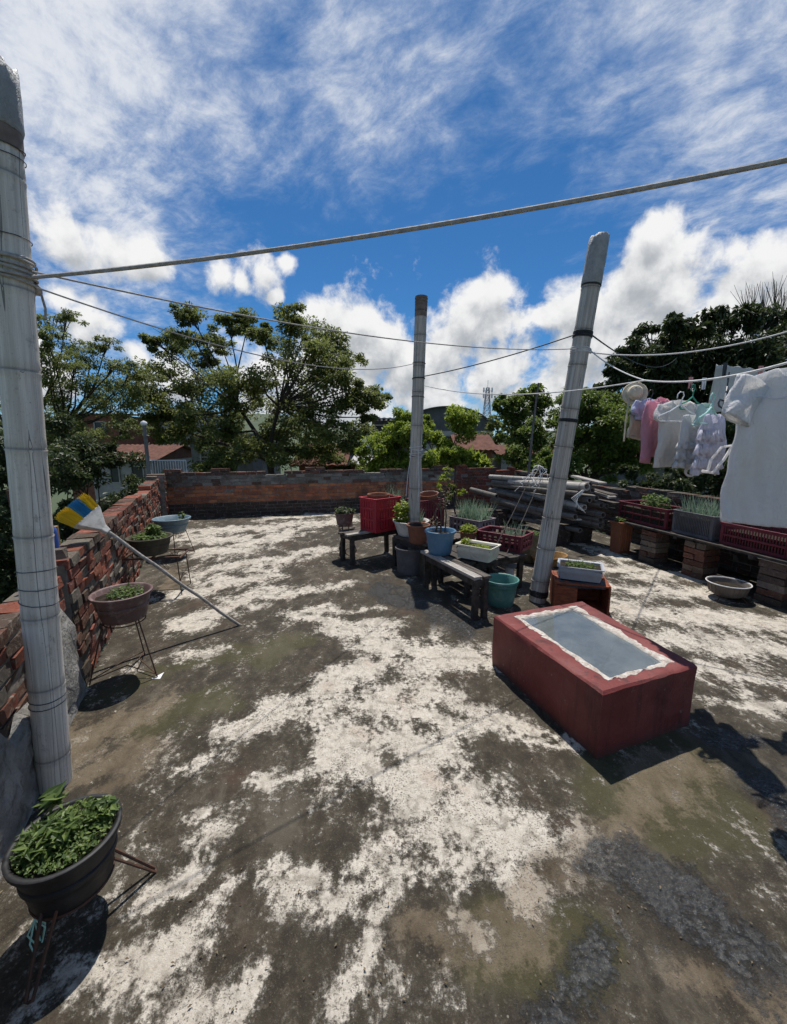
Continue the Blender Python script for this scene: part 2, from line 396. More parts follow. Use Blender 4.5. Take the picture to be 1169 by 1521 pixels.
MOSS = [(120,1045,230,1010,60),(900,1180,1010,1130,120),(980,1240,1080,1200,90),(300,980,450,950,60),(230,1090,330,1040,60),(700,1400,860,1420,110),(150,1230,120,1250,60),(960,850,930,845,30)]
def capsule_field(X, Y, caps, soft=1.0):
    val = np.full(X.shape, -1.0)
    for x1, y1, x2, y2, w in caps:
        a = g(x1, y1); b = g(x2, y2); m = g((x1 + x2) / 2, (y1 + y2) / 2)
        r = (w / 2) * m.y / F * 1.0
        dx, dy = b.x - a.x, b.y - a.y; L2 = dx * dx + dy * dy + 1e-9
        t = np.clip(((X - a.x) * dx + (Y - a.y) * dy) / L2, 0, 1)
        d = np.hypot(X - a.x - t * dx, Y - a.y - t * dy)
        val = np.maximum(val, 1 - d / r)
    return np.clip(val, -1, 1)

def floor_mat():
    m, b = new_mat('stained_roof_cement')
    a = b.attr('mask'); sep = b.n('ShaderNodeSeparateColor'); b.put(sep.inputs[0], a.outputs['Color'])
    pale, wet_dark, tan = sep.outputs[0], sep.outputs[1], sep.outputs[2]
    mo = b.attr('moss').outputs['Fac']
    P = b.O
    warp = b.n('ShaderNodeTexNoise'); b.put(warp.inputs['Vector'], P); warp.inputs['Scale'].default_value = 3.5; warp.inputs['Detail'].default_value = 4
    Pw = b.vm('ADD', P, b.vm('SCALE', b.vm('SUBTRACT', warp.outputs['Color'], (.5, .5, .5)), scale=.13))
    Pr = b.mapping(Pw, (1, .62, 1), (0, 0, R(25)))            # brushed along the slope of the roof
    n_big = b.noise(Pw, 1.5, 3, .5)
    n_mid = b.noise(Pr, 6.5, 9, .68, .15)
    n_fine = b.noise(P, 34, 8, .74)
    n_grain = b.noise(P, 170, 5, .75)
    pits = b.noise(P, 115, 3, .5)
    s = b.math('SUBTRACT', b.math('MULTIPLY', pale, 2.0), 1.0)
    s = b.math('ADD', b.math('MULTIPLY', s, .62), b.math('MULTIPLY', b.math('SUBTRACT', n_mid, .5), 4.2))
    s = b.math('ADD', s, b.math('MULTIPLY', b.math('SUBTRACT', n_fine, .5), 2.8))
    s = b.math('ADD', s, b.math('MULTIPLY', b.math('SUBTRACT', n_grain, .5), .7))
    s = b.math('ADD', s, b.math('MULTIPLY', b.math('SUBTRACT', n_big, .5), .5))
    mask = b.math('MULTIPLY', b.sstep(s, -.30, .24), b.lerp(b.noise(Pw, 2.7, 5, .6), .3, .7, .82, 1.0))
    dust = b.math('MULTIPLY', b.sstep(b.noise(Pr, 2.6, 8, .7), .50, .66), .55)
    c_dark = b.mix(b.sstep(n_mid, .3, .7), (.034, .028, .0195), (.070, .058, .042))
    c_dark = b.mix(b.math('MULTIPLY', b.sstep(n_fine, .5, .8), .6), c_dark, (.115, .098, .070))
    blot = b.noise(P, 13, 6, .62)
    c_dark = b.mix(b.math('MULTIPLY', b.sstep(blot, .52, .36), .7), c_dark, (.034, .028, .021))
    c_dark = b.mix(b.math('MULTIPLY', b.sstep(blot, .55, .70), .45), c_dark, (.105, .09, .062))
    sp_ = b.math('MULTIPLY', b.sstep(b.vor(P, 48), .20, .10), b.sstep(b.noise(P, 8, 3, .6), .48, .62))
    c_dark = b.mix(b.math('MULTIPLY', sp_, .75), c_dark, (.27, .24, .19))
    c_dark = b.mix(b.math('MULTIPLY', b.sstep(n_grain, .56, .68), .5), c_dark, (.21, .185, .145))
    reds = b.noise(Pw, 2.1, 4, .6)
    c_dark = b.mix(b.math('MULTIPLY', b.sstep(reds, .56, .70), .45), c_dark, (.10, .062, .042))
    halo = b.math('MULTIPLY', b.sstep(b.math('ADD', s, b.math('MULTIPLY', b.math('SUBTRACT', b.noise(P, 60, 6, .75), .5), 2.2)), -.62, .30), .55)
    c_dark = b.mix(halo, c_dark, (.17, .148, .112))
    c_dark = b.mix(dust, c_dark, (.145, .125, .095))
    mossf = b.math('MULTIPLY', b.sstep(b.math('ADD', b.math('MULTIPLY', mo, 1.1), b.math('MULTIPLY', b.noise(Pw, 9, 7, .7), .9)), .72, 1.15), .75)
    c_dark = b.mix(b.math('MULTIPLY', mossf, .6), c_dark, (.078, .074, .030))
    c_pale = b.mix(b.sstep(n_fine, .3, .7), (.46, .405, .33), (.66, .605, .515))
    c_pale = b.mix(b.math('MULTIPLY', b.sstep(b.noise(Pw, 3.3, 4, .6), .55, .72), .5), c_pale, (.46, .35, .27))
    smud = b.noise(Pr, 4.2, 7, .66)
    c_pale = b.mix(b.math('MULTIPLY', b.sstep(smud, .53, .68), .65), c_pale, (.235, .205, .165))
    c_pale = b.mix(b.math('MULTIPLY', b.sstep(blot, .50, .36), .6), c_pale, (.22, .19, .15))
    pit = b.math('MULTIPLY', b.sstep(pits, .43, .34), b.sstep(b.noise(P, 5.5, 4, .6), .38, .62))
    c_pale = b.mix(b.math('MULTIPLY', pit, .85), c_pale, (.11, .095, .075))
    c_pale = b.mix(b.math('MULTIPLY', b.sstep(n_grain, .44, .3), .5), c_pale, (.22, .19, .16))
    col = b.mix(mask, c_dark, c_pale)
    tn = b.sstep(b.math('ADD', b.math('ADD', tan, b.math('MULTIPLY', b.math('SUBTRACT', n_mid, .5), 1.6)), b.math('MULTIPLY', b.math('SUBTRACT', n_fine, .5), 1.3)), .44, .72)
    c_tan = b.mix(b.sstep(n_mid, .32, .68), (.10, .074, .046), (.26, .205, .14))
    c_tan = b.mix(b.math('MULTIPLY', b.sstep(n_fine, .5, .7), .5), c_tan, (.12, .095, .06))
    col = b.mix(b.math('MULTIPLY', tn, .6), col, c_tan)
    wn = b.sstep(b.math('ADD', b.math('ADD', b.math('MULTIPLY_ADD', wet_dark, .72, .14), b.math('MULTIPLY', b.math('SUBTRACT', n_mid, .5), 1.7)), b.math('MULTIPLY', b.math('SUBTRACT', n_fine, .5), 1.1)), .44, .74)
    c_wet_dark = b.mix(b.sstep(n_fine, .4, .75), (.042, .042, .040), (.13, .13, .125))
    grit = b.vor(P, 110)
    c_wet_dark = b.mix(b.math('MULTIPLY', b.sstep(grit, .22, .08), .7), c_wet_dark, (.26, .27, .28))
    col = b.mix(b.math('MULTIPLY', wn, .85), col, c_wet_dark)
    fl = b.math('MULTIPLY', b.sstep(b.noise(P, 26, 3, .6), .72, .76), .8)
    col = b.mix(fl, col, (.55, .51, .45))
    b.put(b.p.inputs['Base Color'], col)
    rr = b.mix(wn, b.mix(mask, .75, .92), .22)
    b.put(b.p.inputs['Roughness'], rr); b.put(b.p.inputs['Specular IOR Level'], b.lerp(wn, 0, 1, .15, .5))
    h = b.math('ADD', b.math('MULTIPLY', mask, .9), b.math('MULTIPLY', n_grain, .7))
    h = b.math('ADD', h, b.math('MULTIPLY', n_fine, .6))
    h = b.math('SUBTRACT', h, b.math('MULTIPLY', b.math('MULTIPLY', pit, mask), .8))
    h = b.math('ADD', h, b.math('MULTIPLY', b.math('MULTIPLY', wn, b.vor(P, 62)), 2.4))
    b.put(b.p.inputs['Normal'], b.bump(h, .75, .012))
    return m
M['floor'] = floor_mat()

ROOF = [LW(0), C2, C2 + RW * 12.2, LW(10.9)]
def inside(poly, X, Y):
    res = np.ones(X.shape, bool)
    n = len(poly)
    for i in range(n):
        a = poly[i]; c = poly[(i + 1) % n]
        res &= ((c.x - a.x) * (Y - a.y) - (c.y - a.y) * (X - a.x)) <= 0
    return res
def vfbm(X, Y, scale, octv, seed):
    out = np.zeros(X.shape); amp = 1.0; tot = 0
    for o in range(octv):
        rg = np.random.default_rng(seed + o); G = rg.uniform(-1, 1, (128, 128)); s = scale * 2 ** o
        x = X * s + 500; y = Y * s + 500; xi = np.floor(x).astype(int); yi = np.floor(y).astype(int); fx_ = x - xi; fy = y - yi
        fx_ = fx_ * fx_ * (3 - 2 * fx_); fy = fy * fy * (3 - 2 * fy)
        a = G[yi % 128, xi % 128]; b_ = G[yi % 128, (xi + 1) % 128]; c_ = G[(yi + 1) % 128, xi % 128]; d_ = G[(yi + 1) % 128, (xi + 1) % 128]
        out += amp * ((a * (1 - fx_) + b_ * fx_) * (1 - fy) + (c_ * (1 - fx_) + d_ * fx_) * fy); tot += amp; amp *= .6
    return out / tot
def build_floor():
    xs = np.arange(-6.0, 6.6, .04); ys = np.arange(-1.8, 11.4, .04)
    X, Y = np.meshgrid(xs, ys)
    k = .05 + .022 * np.clip(Y, 0, 9)
    WX = X + 1.7 * k * vfbm(X, Y, 2.2, 4, 1); WY = Y + 2.2 * k * vfbm(X, Y, 2.2, 4, 9)
    pale = np.clip(capsule_field(WX, WY, PALE) + .75 * vfbm(X, Y, 2.6, 4, 21), -1, 1) * .5 + .5
    wet_dark = np.clip(capsule_field(WX, WY, WET_DARK) + .4 * vfbm(X, Y, 3, 3, 31), -1, 1) * .5 + .5
    tan = np.clip(capsule_field(WX, WY, TAN) + .5 * vfbm(X, Y, 3, 3, 41), -1, 1) * .5 + .5; moss = capsule_field(WX, WY, MOSS) * .5 + .5
    Z = (np.sin(X * 1.7 + .4) * np.cos(Y * 1.3) * .006 + np.sin(X * 5.1 + Y * 3.7) * .0025)
    ny, nx = X.shape
    idx = np.arange(nx * ny).reshape(ny, nx)
    q = np.stack([idx[:-1, :-1], idx[:-1, 1:], idx[1:, 1:], idx[1:, :-1]], -1).reshape(-1, 4)
    cx = (X[:-1, :-1] + .022).ravel(); cy = (Y[:-1, :-1] + .022).ravel()
    q = q[inside(ROOF, cx, cy)]
    used, inv = np.unique(q.ravel(), return_inverse=True)
    vs = np.stack([X.ravel(), Y.ravel(), Z.ravel()], 1)[used]
    me = bpy.data.meshes.new('roof_floor'); me.from_pydata(vs.tolist(), [], inv.reshape(-1, 4).tolist()); me.update()
    ca = me.color_attributes.new('mask', 'FLOAT_COLOR', 'POINT')
    buf = np.ones((len(used), 4), np.float32); buf[:, 0] = pale.ravel()[used]; buf[:, 1] = wet_dark.ravel()[used]; buf[:, 2] = tan.ravel()[used]
    ca.data.foreach_set('color', buf.ravel())
    at_ = me.attributes.new('moss', 'FLOAT', 'POINT'); at_.data.foreach_set('value', moss.ravel()[used].astype(np.float32))
    me.polygons.foreach_set('use_smooth', [True] * len(me.polygons))
    o = bpy.data.objects.new('floor', me); COL.objects.link(o); me.materials.append(M['floor'])
    tag(o, 'stained pale and dark cement floor of the flat rooftop', 'floor', kind='structure')
build_floor()
mb = MB(); mb.prism([p for p in reversed(ROOF)], -4.0, -.03)
tag(mb.obj('roof_slab', M['plaster'], smooth=False), 'plastered building body carrying the flat roof', 'slab', kind='structure')

# ---------------------------------------------------------------- brick parapets, every brick laid
def brickwork(p0, p1, hfun, T, palette, rough=.006, miss=0.0, z0=0.0, normal=None, bl=.215, bh=.062, mo=.014):
    """p0->p1 along the inner face; wall body lies on the -normal side"""
    p0 = Vector(p0); p1 = Vector(p1); d = p1 - p0; L = d.length; x = d / L; y = normal
    rot = Matrix((x, y, Vector((0, 0, 1)))).transposed()
    mb = MB(); core = MB()
    row = 0; z = z0
    while True:
        s = -random.uniform(0, bl) if row % 2 else -random.uniform(0, bl * .4)
        any_ = False
        while s < L:
            ln = bl * random.uniform(.8, 1.1)
            a = max(s, 0); e = min(s + ln, L)
            if e - a > .05 and z + bh * .6 < hfun((a + e) / 2):
                any_ = True
                if random.random() > miss:
                    mb.cur = palette(row, z - z0, (a + e) / 2)
                    off = random.uniform(-rough, rough)
                    c = p0 + x * ((a + e) / 2) + y * (-T / 2 + off) + Vector((0, 0, z + bh / 2))
                    mb.box(c, (e - a - mo, T + .004, bh), rot @ Matrix.Rotation(random.uniform(-.015, .015), 3, 'Y'), jit=rough * .8)
            s += ln
        z += bh + mo; row += 1
        if not any_: break
    # mortar core just behind the brick faces, stepped with the crest
    n = max(2, int(L / .25)); top = []
    for i in range(n):
        a, e = L * i / n, L * (i + 1) / n
        h = min(hfun(a), hfun((a + e) / 2), hfun(e)) - .045
        c = p0 + x * ((a + e) / 2) + y * (-T / 2) + Vector((0, 0, z0 + (h - z0) / 2))
        core.box(c, (e - a - .001, T - .022, h - z0), rot)
    return mb, core
def pick(*cs): 
    c = random.choice(cs); k = random.uniform(.75, 1.2); return tuple(v * k for v in c)
def wall_thing(label, mb, core, loc):
    t = thing('brick_wall', label, 'wall', loc)
    inv = Matrix.Translation(-Vector(loc))
    for nm, b_, mt in (('bricks', mb, M['brick']), ('mortar', core, M['mortar'])):
        o = b_.obj(nm, mt, t, smooth=False); o.data.transform(inv)
    return t
def pal_left(row, z, s):
    if random.random() < .18: return pick((.13, .115, .095), (.16, .14, .11))
    if z > .86: return pick((.17, .14, .115), (.13, .11, .09), (.15, .085, .065))
    return pick((.24, .075, .046), (.28, .095, .055), (.20, .068, .047), (.13, .065, .045), (.085, .06, .045))
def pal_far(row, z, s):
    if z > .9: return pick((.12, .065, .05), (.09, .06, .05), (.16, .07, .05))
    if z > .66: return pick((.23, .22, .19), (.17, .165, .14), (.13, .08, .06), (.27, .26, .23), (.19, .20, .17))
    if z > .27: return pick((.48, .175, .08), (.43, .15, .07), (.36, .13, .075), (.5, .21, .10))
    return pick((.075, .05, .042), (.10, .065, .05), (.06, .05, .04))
def pal_farR(row, z, s): return pick((.20, .055, .036), (.24, .07, .042), (.16, .05, .036))
def pal_right(row, z, s): return pick((.13, .11, .09), (.09, .08, .065), (.13, .06, .045), (.10, .055, .04))
h_left = lambda s: .93 + .03 * math.sin(s * 2.1) + .02 * math.sin(s * 7) - .07 * max(0, 1 - abs(s - 2.3) / 2.6)
b_, c_ = brickwork(LW(.42), LW(6.75), h_left, .17, pal_left, .011, .006, normal=NRM)
wall_thing('rough red brick parapet along the left, mop leaning over its end', b_, c_, LW(3.5))
# near stretch, plastered grey below, bare brick above
b_, c_ = brickwork(LW(6.80, -.02), LW(10.6, -.02), lambda s: .85 - .02 * math.sin(s * 3), .15, pal_left, .01, 0, normal=NRM)
t = wall_thing('low brick and grey plaster wall behind the tall left bamboo pole', b_, c_, LW(8.5))
mb = MB(); rows = []
for i in range(40):
    s = 6.82 + i * .094; zt = .52 + .13 * math.sin(i * .55) + random.uniform(-.05, .05) + .12 * math.sin(i * 1.7) * .5
    col = []
    for k in range(9):
        z = zt * k / 8
        p = LW(s, .012 + .014 * math.sin(i * 1.3 + k * .9) * math.sin(k * 1.7) + random.uniform(0, .01), z)
        if k == 8: p = LW(s, -.02, zt)
        col.append(p - LW(8.5))
    rows.append(col)
mb.rings(rows, False, False, closed=False)
tag(mb.obj('plaster', M['plaster'], t))
# corner pillar
b_, c_ = brickwork(LW(.41, .10), LW(.0, .10), lambda s: 1.0, .32, pal_left, .008, 0, normal=NRM, bl=.2)
wall_thing('narrow brick pillar where left and far parapets meet', b_, c_, LW(.2))
# far wall
fd = (C2 - L1).normalized(); fn = V(fd.y, -fd.x, 0)
FA = L1 + fd * .06
h_far = lambda s: 1.0 + .03 * math.sin(s * 2.3) + .025 * math.sin(s * 6.1 + 1) - (.07 if 2.1 < s < 2.5 or 4.4 < s < 4.65 else 0)
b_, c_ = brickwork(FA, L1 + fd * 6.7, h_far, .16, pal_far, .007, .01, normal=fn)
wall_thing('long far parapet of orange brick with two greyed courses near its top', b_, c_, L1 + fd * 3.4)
h_fr = lambda s: 1.03 - .06 * s + .02 * math.sin(s * 9)
b_, c_ = brickwork(L1 + fd * 6.72 + fn * .03, C2 + fd * .1 + fn * .03, h_fr, .18, pal_farR, .008, .01, normal=fn)
wall_thing('darker red end piece of the far parapet behind the bamboo pile', b_, c_, L1 + fd * 7.5)
rn = V(RW.y, -RW.x, 0)   # inward normal of the right parapet
b_, c_ = brickwork(C2 + RW * .12, C2 + RW * 9.5, lambda s: .86 + .05 * math.sin(s * 1.7) + .03 * math.sin(s * 5), .17, pal_right, .012, .03, normal=rn)
wall_thing('weathered grey and red parapet behind the crate shelf', b_, c_, C2 + RW * 4.5)

# ---------------------------------------------------------------- skylight box
def skylight():
    A, B, Cc = V(1.07, 1.87, 0), V(.74, 2.80, 0), V(1.74, 2.13, 0)
    D = A + (Cc - A) * 1.15 + (B - A) * .975
    cen = (A + B + Cc + D) / 4
    t = thing('skylight', 'red painted masonry skylight box with a dusty glass top', 'skylight', cen)
    H = .385
    ex = (Cc - A).normalized(); ey = (B - A).normalized()
    lx, ly = (Cc - A).length, (B - A).length
    def P(u, v, z, k=1.0): # u,v in 0..1
        q = A * (1 - u) * (1 - v) + Cc * u * (1 - v) + B * (1 - u) * v + D * u * v - cen
        return V(q.x * k, q.y * k, z)
    iu0, iu1, iv0, iv1 = .185, .79, .085, .885
    def rect(u0, u1, v0, v1, z, k, n=10, w=0.0, seed=0):
        rr = random.Random(seed); pts = []
        for (a0, b0), (a1, b1) in (((u0, v0), (u1, v0)), ((u1, v0), (u1, v1)), ((u1, v1), (u0, v1)), ((u0, v1), (u0, v0))):
            for i in range(n):
                f = i / n; p = P(a0 + (a1 - a0) * f, b0 + (b1 - b0) * f, z, k)
                kk_ = len(pts)
                if n >= 30: o_ = w * (math.sin(kk_ * .37 + seed) + .8 * math.sin(kk_ * .93 + 2.1 * seed) + .6 * rr.uniform(-1, 1)); p = p + V(o_ * (1 if b1 != b0 else .15), o_ * (1 if a1 != a0 else .15), rr.uniform(-w, w) * .25)
                else: p = p + V(rr.uniform(-w, w), rr.uniform(-w, w), rr.uniform(-w, w) * .5)
                pts.append(p)
        return pts
    mb = MB()
    mb.rings([rect(0, 1, 0, 1, -.01, 1.0, w=.004, seed=1), rect(0, 1, 0, 1, .12, 1.0, w=.004, seed=2), rect(0, 1, 0, 1, .26, 1.0, w=.004, seed=3), rect(0, 1, 0, 1, H - .012, 1.004, w=.004, seed=4),
              rect(.012, .988, .01, .99, H, 1.0, w=.004, seed=5), rect(iu0 - .03, iu1 + .03, iv0 - .02, iv1 + .02, H + .003, 1, w=.003, seed=6), rect(iu0, iu1, iv0, iv1, H - .004, 1), rect(iu0, iu1, iv0, iv1, .30, 1)], False, False)
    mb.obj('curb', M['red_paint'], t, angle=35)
    mi = MB(); mi.rings([rect(iu0 + .001, iu1 - .001, iv0 + .001, iv1 - .001, .30, 1), rect(iu0 + .001, iu1 - .001, iv0 + .001, iv1 - .001, .02, 1)], False, True)
    mi.obj('shaft_lining', simple('shaft_lining_paint', (.22, .25, .28), (.15, .17, .20), 4, .8, .2), t, smooth=False)
    ml = MB()
    for v in (.34, .40): ml.beam(P(iu0 + .02, v, .2), P(iu1 - .02, v + .05, .2), .012, .012)
    ml.beam(P(.30, iv0 + .02, .24), P(.30, iv1 - .02, .24), .014, .014)
    ml.obj('inner_bar', M['steel'], t, smooth=False)
    # ragged putty bead
    mp = MB(); rr = random.Random(9)
    def ragged(e, z, w, sd): return rect(iu0 - e, iu1 + e * 1.5, iv0 - e * .55, iv1 + e, z, 1, n=34, w=w, seed=sd)
    mp.rings([ragged(.044, H - .004, .008, 20), ragged(.040, H + .004, .008, 20), ragged(.010, H + .007, .003, 22), ragged(-.004, H + .003, .004, 23), ragged(-.012, H - .008, .004, 23)], False, False)
    mp.obj('putty_seal', M['putty'], t)
    m, b = new_mat('dusty_glass')
    nt = b.nt
    gl = b.n('ShaderNodeBsdfGlossy'); gl.inputs['Roughness'].default_value = .04
    tr = b.n('ShaderNodeBsdfTransparent'); tr.inputs[0].default_value = (.82, .88, .92, 1)
    df = b.n('ShaderNodeBsdfDiffuse'); 
    n1 = b.noise(b.O, 7, 7, .65); n2 = b.noise(b.mapping(b.O, (1, 1, 1), (0, 0, R(-20))), 60, 4, .6)
    b.put(df.inputs[0], (.25, .275, .27))
    s1 = b.n('ShaderNodeMixShader'); b.put(s1.inputs[0], b.lerp(b.math('ADD', b.math('MULTIPLY', n1, .8), b.math('MULTIPLY', n2, .2)), .35, .7, .30, .58))
    nt.links.new(tr.outputs[0], s1.inputs[1]); nt.links.new(df.outputs[0], s1.inputs[2])
    fr = b.n('ShaderNodeFresnel'); fr.inputs[0].default_value = 1.6
    s2 = b.n('ShaderNodeMixShader'); b.put(s2.inputs[0], b.math('MULTIPLY', fr.outputs[0], .8)); nt.links.new(s1.outputs[0], s2.inputs[1]); nt.links.new(gl.outputs[0], s2.inputs[2])
    nt.links.new(s2.outputs[0], b.out.inputs[0])
    mg = MB(); mg.add([P(iu0, iv0, H - .004), P(iu1, iv0, H - .004), P(iu1, iv1, H - .004), P(iu0, iv1, H - .004),
                       P(iu0, iv0, H - .010), P(iu1, iv0, H - .010), P(iu1, iv1, H - .010), P(iu0, iv1, H - .010)],
                      [(0, 1, 2, 3), (7, 6, 5, 4), (0, 4, 5, 1), (1, 5, 6, 2), (2, 6, 7, 3), (3, 7, 4, 0)])
    mg.obj('glass_pane', m, t, smooth=False)
skylight()

# ---------------------------------------------------------------- bamboo poles
def axis_frame(base, top):
    d = (Vector(top) - Vector(base)); return d.length, d.to_track_quat('Z', 'Y').to_euler()
def bamboo(mb, L, r0, r1, node=.34, n=20, z0=0.0, open_end=False, seed=0, bow=0.0):
    rr = random.Random(seed)
    zs = [0.0]; rad = [1.0]; z = rr.uniform(.1, node)
    nodes = []
    while z < L - .04:
        nodes.append(z); z += node * rr.uniform(.85, 1.15)
    pts = [0.0]; sc = [1.0]
    for q in nodes:
        pts += [q - .03, q - .008, q, q + .006, q + .016, q + .05]; sc += [1.0, 1.015, 1.055, .985, 1.025, 1.0]
    pts.append(L); sc.append(1.0)
    rg = []
    for q, s in zip(pts, sc):
        f = q / L; r = (r0 + (r1 - r0) * f) * s
        ox = bow * math.sin(math.pi * f)
        rg.append([V(ox + r * math.cos(2 * math.pi * k / n), r * math.sin(2 * math.pi * k / n), q + z0) for k in range(n)])
    if open_end:
        for e, zz in ((rg[0], .0), (rg[-1], L)):
            pass
        inner = [V(p.x * .7, p.y * .7, p.z) for p in rg[-1]]; deep = [V(p.x * .68, p.y * .68, p.z - .12) for p in rg[-1]]
        inner0 = [V(p.x * .7, p.y * .7, p.z) for p in rg[0]]; deep0 = [V(p.x * .68, p.y * .68, p.z + .12) for p in rg[0]]
        rg = [deep0, inner0] + rg + [inner, deep]
    v0 = len(mb.v); mb.rings(rg, True, True); k0 = 2 if open_end else 0
    for i in range(len(nodes)):
        for j, kk in ((1, .9), (2, .82), (3, .42), (4, .80), (5, .95)):
            ri = k0 + 1 + i * 6 - 0 + j - 0
            for q in range(v0 + ri * n, v0 + ri * n + n): mb.c[q] = (kk, kk, kk)
    return nodes
def wraps(mb, z, r, turns=2, wr=.003, pitch=.012, tilt=.0, seed=0):
    rr = random.Random(seed); pts = []
    for i in range(turns * 18 + 1):
        q = 2 * math.pi * i / 18
        pts.append(V((r + wr * .6) * math.cos(q), (r + wr * .6) * math.sin(q), z + pitch * i / 18 + tilt * math.sin(q + seed) + rr.uniform(-.001, .001)))
    mb.tube(pts, wr, 6)
POLES = {}
def pole(key, label, base, top, r0, r1, mat, seed):
    L, rot = axis_frame(base, top)
    t = thing('bamboo_pole', label, 'pole', base, rot=rot)
    mb = MB(); bamboo(mb, L, r0, r1, .36, 28, seed=seed)
    mb.obj('culm', mat, t, angle=60)
    POLES[key] = (Vector(base), Vector(top), L, r0, r1, t)
    return t, L
def ppt(key, z):           # point on the pole axis at world height z
    b0, t0 = POLES[key][:2]; f = (z - b0.z) / (t0.z - b0.z); return b0 + (t0 - b0) * f
def pz(key, z): return (ppt(key, z) - POLES[key][0]).length
def prad(key, z):
    b0, t0, L, r0, r1, _ = POLES[key]; return r0 + (r1 - r0) * pz(key, z) / L
def zat(key, py):          # height at which the pole crosses photo row py
    b0, t0 = POLES[key][:2]; best = None
    for i in range(2001):
        p = b0 + (t0 - b0) * (i / 2000); z = p.z - HC
        y = 760.5 - F * (p.y * SP + z * CP) / (p.y * CP - z * SP)
        if best is None or abs(y - py) < best[0]: best = (abs(y - py), p.z)
    return best[1]
def bag_cap(t, L, r, h, seed, rag=.012, mat='cap'):
    rr = random.Random(seed); mb = MB(); n = 26; rg = []
    for i, (z, k) in enumerate(((L - h, 1.03), (L - h + .01, 1.10), (L - h * .7, 1.08), (L - h * .4, 1.09), (L - h * .12, 1.08), (L + .012, 1.05), (L + .02, .9))):
        rg.append([V((r * k + rr.uniform(0, .004)) * math.cos(2 * math.pi * q / n), (r * k + rr.uniform(0, .004)) * math.sin(2 * math.pi * q / n), z + (rr.uniform(0, rag * 2) if i > 4 else rr.uniform(-.003, .003))) for q in range(n)])
    mb.rings(rg, False, True); mb.obj('bag_cap', M[mat], t, angle=80)
# left pole
pb = g(82, 1163); pt = at(-8, 116, pb.y)
t, L = pole('L', 'tall pale bamboo pole standing against the left wall', pb, pt, .068, .064, M['bamboo_white'], 3)
bag_cap(t, L, .064, .16, 1, .022)
mb = MB(); mb.tube([V(0, 0, L - .225), V(0, 0, L - .16)], .067, 28); mb.obj('tape_band', M['band'], t)
mb = MB()
for py, tl, s in ((218, .01, 1), (236, .004, 2), (356, .004, 3), (846, .008, 4), (872, .006, 5), (893, .012, 6), (1033, .004, 7), (1042, .004, 8)):
    mb = MB(); wraps(mb, pz('L', zat('L', py)), .069, 1, .0017, .0035, tl, s); mb.obj('thin_wire_wrap', M['wire_dark'], t)
mb = MB(); rr = random.Random(4)
for i in range(7): wraps(mb, pz('L', zat('L', 388 + i * 5)), .070 + .004 * (i % 2), 1, .0052, .006, rr.uniform(-.012, .012), i)
kp = V(.078, -.02, pz('L', zat('L', 412)))
for i in range(6):
    pts = [kp + V(.025 * math.cos(a + i) * rr.uniform(.6, 1.2), .02 * math.sin(a * 1.3 + i), .03 * math.sin(a + i * .7)) for a in np.linspace(0, 6, 14)]
    mb.tube(pts, .0045, 6)
mb.tube([kp, kp + V(.02, -.01, -.03), kp + V(.035, -.01, -.08), kp + V(.03, -.01, -.12)], .005, 6)
mb.obj('rope_knot', M['rope'], t)
# middle pole
pb = V(.247, 5.2, 0); pt = at(626, 442, 5.2)
t, L = pole('M', 'straight bamboo pole among the potted plants, ringed at its top', pb, pt, .078, .072, M['bamboo'], 5)
mb = MB()
for i in range(6): mb.tube([V(0, 0, L - .02 - i * .035), V(0, 0, L - .005 - i * .035)], .078 - .001 * i, 24)
mb.tube([V(0, 0, L - .22), V(0, 0, L + .01)], .074, 24)
mb.obj('ringed_cap', M['band'], t)
for py in (540, 563, 590):
    mb = MB(); wraps(mb, pz('M', zat('M', py)), .0765, 1 + (py == 563), .004, .006, .003, py); mb.obj('wire_wrap', M['wire_dark'], t)
mb = MB(); rr = random.Random(8)
for i in range(6): wraps(mb, pz('M', zat('M', 664 + i * 3)), .079, 1, .004, .006, rr.uniform(-.02, .02), i)
for a in (2.4, 3.4, 5.6): mb.tube([V(.085 * math.cos(a), .085 * math.sin(a), pz('M', zat('M', 668))), V(.14 * math.cos(a), .14 * math.sin(a), pz('M', zat('M', 700))), V(.2 * math.cos(a), .17 * math.sin(a), pz('M', zat('M', 735)))], .004, 6)
mb.obj('string_tie', M['cord_white'], t)
# right pole
pb = g(798, 892); pt = at(889, 360, pb.y)
t, L = pole('R', 'leaning grey bamboo pole with a white plastic bag on top', pb, pt, .088, .078, M['bamboo'], 9)
bag_cap(t, L, .078, .36, 2, .02)
for z_, r_, n_, p_ in ((L - .37, .0795, 2, .006), (pz('R', zat('R', 502)), .0805, 5, .011), (pz('R', zat('R', 627)), .083, 3, .011), (.06, .089, 5, .013)):
    mb = MB(); wraps(mb, z_, r_, n_, .0055, p_, .003, 1); mb.obj('black_tie', M['black_cable'], t)
mb = MB(); rr = random.Random(5)
for i in range(4): wraps(mb, pz('R', zat('R', 518 + i * 2)), .081, 1, .0045, .005, rr.uniform(-.006, .006), i)
kp = V(.0, -.088, pz('R', zat('R', 520)))
for i in range(4):
    mb.tube([kp + V(.03 * math.cos(a + i), -.008 * math.sin(a), .025 * math.sin(a * 1.4 + i)) for a in np.linspace(0, 5, 12)], .004, 6)
mb.obj('cord_knot', M['cord_white'], t)

